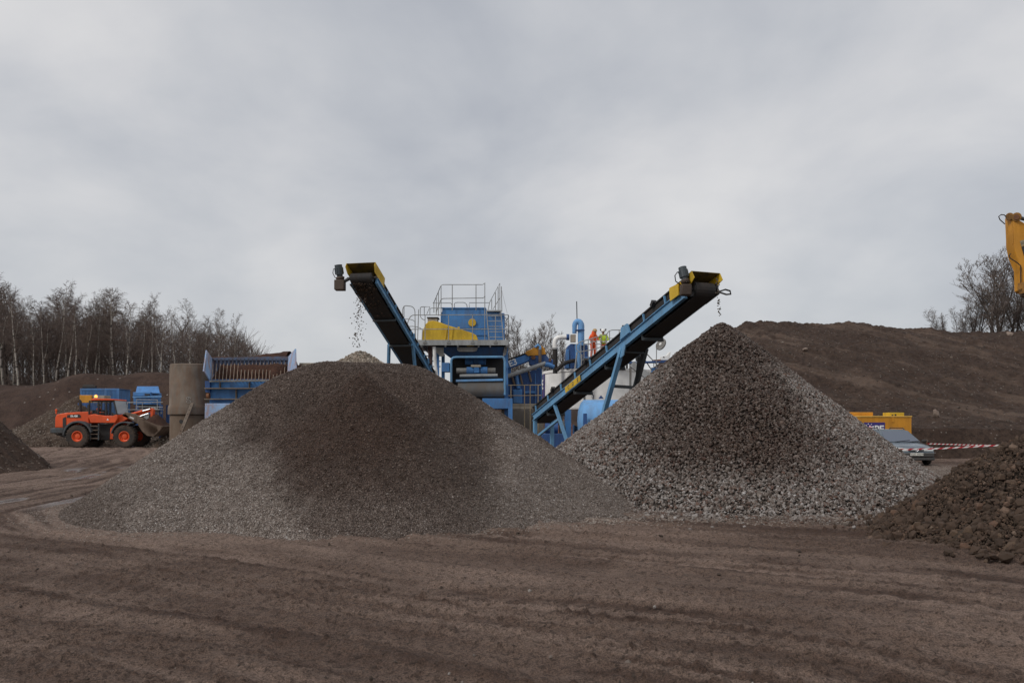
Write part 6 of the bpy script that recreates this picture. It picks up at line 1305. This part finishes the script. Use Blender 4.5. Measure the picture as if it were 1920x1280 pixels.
def make_gen():
    Y = 39.2; K = lambda px, py, y=Y: P(px, py, y); t = thing('generator_container', 'yellow generator container with a purple sign behind the car', 'generator', (K(1650, 0).x, Y+1.1, 0)); x0, x1 = K(1586, 0).x, K(1709.5, 0).x; zt = K(0, 781.8).z
    m = MB(); m.box((x0, Y, .2), (x1, Y+2.3, zt)); m.build('body', M['amber'], t, .03); m = MB(); m.box((x0-.03, Y-.03, zt+.003), (x1+.01, Y+2.33, zt+.06)); m.build('roof', M['amber_pale'], t, .01)
    m = MB(); m.box((K(1594, 0).x, Y+1.2, zt+.062), (K(1658, 0).x, Y+2.1, zt+.26)); m.build('roof_duct', M['amber'], t, .02); m = MB(); m.box(K(1667, 781, Y+.12), K(1683, 773.5, Y+.8)); bx = m.build('exhaust_box', M['yellow'], t, .015); m = MB(); m.box(K(1672, 780, Y+.11), K(1675, 777, Y+.119)); m.box(K(1677.5, 779.5, Y+.11), K(1680.5, 776, Y+.119)); m.build('slot', M['black'], bx); m = MB(); m.box((x0+.1, Y+.1, 0), (x1-.1, Y+2.2, .2)); m.build('skid', M['black'], t)
    m = MB(); m.box(K(1620, 814, Y-.02), K(1659, 791.5, Y-.003)); sg = m.build('sign', M['purple'], t); text('lettering', 'jPE', .46, M['white_plain'], sg, K(1646.5, 804.5, Y-.024), (1, 0, 0), Z3, .002, .012); m = MB()
    for px, py, r in ((1624, 797.5, .035), (1628, 794.5, .025), (1631, 798, .03), (1634, 795, .02), (1626, 801, .025), (1635, 800, .03), (1630, 802.5, .02), (1623.5, 804, .025)): m.cyl(K(px, py, Y-.028), K(px, py, Y-.021), r, n=8)
    m.build('dots', M['white_plain'], sg); m = MB(); m.cyl(K(1630, 803.5, Y-.026), K(1630, 803.5, Y-.021), .14, n=18); m.build('disc', M['pink'], sg); m = MB(); m.box(K(1672.5, 791, Y-.03), K(1676, 782.5, Y-.002)); m.build('lifting_lug', M['amber'], t)
M['amber_pale'] = paint('lighter_yellow_roof', (.74, .44, .09), .5, amt=.2)  # roof yellow, lighter than the body
make_gen()
def make_tape(name, label, pts, h, pitch, posts):
    t = thing(name, label, 'barrier tape', (pts[0][0], pts[0][1], 0), 'red and white barrier tapes'); m = MB(); P0 = [Vector(p) for p in pts]; L = 0
    segs = []
    for a, b in zip(P0[:-1], P0[1:]): segs.append((a, b, (b-a).length))
    tot = sum(s[2] for s in segs); n = int(tot/pitch)
    def at(s):
        for a, b, l in segs:
            if s <= l: return a.lerp(b, s/l)
            s -= l
        return P0[-1]
    nr = Vector((0, -.004, 0))
    for i in range(n):
        m.mi = i % 2; a, b = i*pitch, (i+1)*pitch; sh = pitch*.8
        q = [at(max(0, a)), at(b), at(min(tot, b+sh))+Z3*h, at(min(tot, a+sh))+Z3*h]; m.prism(q, nr)
    m.build('tape', [M['red'], M['tape_white']], t)
    for p in posts: b = MB(); b.cyl((p[0], p[1], 0), (p[0], p[1], p[2]+h+.1), .016, n=8); b.build('pin', M['rust'], t)
a = P(1660, 844.5, 31.2); b = P(1880, 835.5, 31.0); mid = a.lerp(b, .45); mid.z -= .03
make_tape('barrier_tape', 'nearer barrier tape with broad stripes running in front of the car', [a, mid, b], .06, .19, [a, b])
a = P(1738, 832.2, 36.6); b = P(1885, 835.8, 36.0)
make_tape('barrier_tape', 'farther barrier tape with fine stripes stretching right from beside the car', [a, a.lerp(b, .5)-Vector((0, 0, .01)), b], .042, .085, [a, b])
# timber pieces and blocks on the dark bank
for px, py, Y, sx, lb in ((1510, 703, 57, .5, 'pale broken block on the dark bank left of the yellow container'), (1893, 618, 62.5, .5, 'pale boulder near the crest at the right edge'), (1755, 778, 46.5, .5, 'bundle of reddish scrap lying on the ledge right of the yellow container')):
    p = P(px, py, Y)
    zz = float(emb_h(np.array([p.x]), np.array([Y]))[0])
    o = stones('boulder', np.array([[p.x, Y, zz+.05]]), np.array([sx]), stone_mat('pale_boulder', [(0, (.20, .14, .11)), (1, (.34, .27, .22))], False), None, int(px), True, (.5, .7), .15); tag(o, lb, 'boulder', 'boulders on the dark bank')
# ------------------------------------------------------------------ excavator reaching in from the right
def make_excavator():
    Y = 22.0; K = lambda px, py, y=Y: P(px, py, y); t = thing('excavator', 'yellow excavator arm reaching in at the right edge', 'excavator', (K(2180, 0).x, Y, 0))
    m = MB(); fr = [(1886, 410), (1900, 406), (1925, 425), (1945, 470), (1935, 500), (1928, 548), (1915, 548), (1909, 500), (1898, 468), (1887, 459)]
    d = .36; m.prism([K(a, b) for a, b in [(1900.5, 411), (1904, 408), (1940, 430), (1950, 470), (1935, 520), (1930, 550), (1917, 543), (1916, 505), (1905, 478), (1901, 457)]], (.0, d, 0))
    ob = m.build('dipper_arm', M['amber'], t, .015)
    m = MB(); m.hexa([K(1886.5, 458, Y+.40), K(1900.3, 457.5, Y), K(1900.3, 457.5, Y+.36), K(1888, 458, Y+.44), K(1884, 410, Y+.40), K(1900.3, 407, Y), K(1900.3, 407, Y+.36), K(1886, 410, Y+.44)])
    m.hexa([K(1908, 500, Y+.42), K(1916, 503, Y), K(1916, 503, Y+.36), K(1909, 500, Y+.45), K(1886.5, 458.2, Y+.40), K(1900.3, 457.7, Y), K(1900.3, 457.7, Y+.36), K(1888, 458.2, Y+.44)])
    m.hexa([K(1907, 536, Y+.42), K(1917, 543, Y), K(1917, 543, Y+.36), K(1909, 538, Y+.45), K(1908, 500.2, Y+.42), K(1916, 503.2, Y), K(1916, 503.2, Y+.36), K(1909, 500.2, Y+.45)])
    m.build('arm_face', M['amber'], t, .01)
    m = MB(); m.cyl(K(1906, 407, Y-.06), K(1906, 407, Y+.42), .12, n=20); m.cyl(K(1893, 406, Y+.05), K(1893, 406, Y+.4), .10, n=18); m.build('pivot_boss', M['amber_dirty'], t, .01)
    m = MB(); m.cyl(K(1906, 407, Y-.08), K(1906, 407, Y-.061), .07, n=14); m.build('pivot_pin', M['rust'], t)
    m = MB(); m.tube([K(1888, 408, Y+.1), K(1883, 403, Y+.1), K(1877, 402.5, Y+.1), K(1872.5, 406, Y+.1), K(1875, 412, Y+.1), K(1884, 420, Y+.15)], .014, 7); m.tube([K(1895, 476, Y), K(1892, 479, Y-.02), K(1894, 484, Y-.02), K(1905, 491, Y-.03), K(1914, 498, Y-.03), K(1914, 530, Y-.03)], .014, 7); m.build('hose', M['rubber'], t)
    m = MB(); m.cyl(K(1909, 408, Y+.18), K(1960, 420, Y+.18), .05, n=10); m.build('ram_rod', M['leg_dark'], t); m = MB(); m.cyl(K(1960, 420, Y+.18), K(2090, 450, Y+.18), .10, n=12); m.build('ram', M['amber'], t)
    m = MB(); m.prism([K(1912, 452, Y-.003), K(1921, 449, Y-.003), K(1925, 459, Y-.003), K(1915, 462, Y-.003)], (0, -.004, 0)); st = m.build('decal', M['decal_grey'], t); text('lettering', 'JCB', .07, M['black'], st, K(1918.5, 455.5, Y-.009), (.95, 0, .3), (-.3, 0, .95), .001); m = MB(); m.prism([K(1915, 463, Y-.003), K(1925, 460, Y-.003), K(1930, 478, Y-.003), K(1920, 480, Y-.003)], (0, -.004, 0)); st = m.build('decal', M['black'], t)
    # bucket linkage hanging below, boom and machine beyond the frame
    m = MB(); m.beam(K(1914, 530, Y+.02), K(1917, 550, Y+.02), .07, .16, (0, 1, 0)); m.cyl(K(1912, 539, Y-.03), K(1912, 539, Y+.4), .06, n=12); m.build('linkage', M['amber_dirty'], t)
    m = MB(); pr = [(1944, 556), (1949, 546), (1984, 558), (1999, 598), (1984, 628), (1954, 640), (1964, 605), (1957, 575)]; m.prism([K(a, b, Y-.08) for a, b in pr], (0, .5, 0)); m.beam(K(1916, 546, Y+.15), K(1952, 556, Y+.15), .3, .12, (0, 1, 0)); m.build('bucket', M['bucket'], t, .02)
    m = MB(); m.prism([K(a, b, Y+.0) for a, b in ((1930, 440), (1990, 425), (2080, 470), (2150, 620), (2185, 700), (2155, 705), (2110, 630), (2050, 500), (1990, 462), (1940, 470))], (0, .4, 0)); m.build('boom', M['amber'], t, .02)
    bx = K(2190, 0).x
    m = MB(); m.box((bx-1.0, Y-1.1, 1.0), (bx+2.6, Y+1.5, 2.1)); m.build('upper_body', M['amber'], t, .06); m = MB(); m.box((bx-1.3, Y-1.15, 1.0), (bx+.3, Y-.15, 2.95)); m.build('cab', M['black'], t, .05); m = MB(); m.cyl((bx+.6, Y+.2, .75), (bx+.6, Y+.2, 1.0), .9, n=20); m.build('turntable', M['black'], t)
    for y in (Y-1.2, Y+1.0):
        m = MB(); pts = [(bx+.6+1.7*sg+.42*math.cos(q), .43+.42*math.sin(q)) for sg, qs in ((1, np.linspace(-math.pi/2, math.pi/2, 8)), (-1, np.linspace(math.pi/2, math.pi*1.5, 8))) for q in qs]; m.prism([(a, y, b) for a, b in pts], (0, .6, 0)); m.build('track', M['rubber'], t, .03)
M['amber_dirty'] = paint('greasy_amber', (.36, .17, .03), .5, amt=.8, dirt=(.05, .035, .025)); M['decal_grey'] = plain('worn_decal', (.30, .24, .15), .6)
make_excavator()
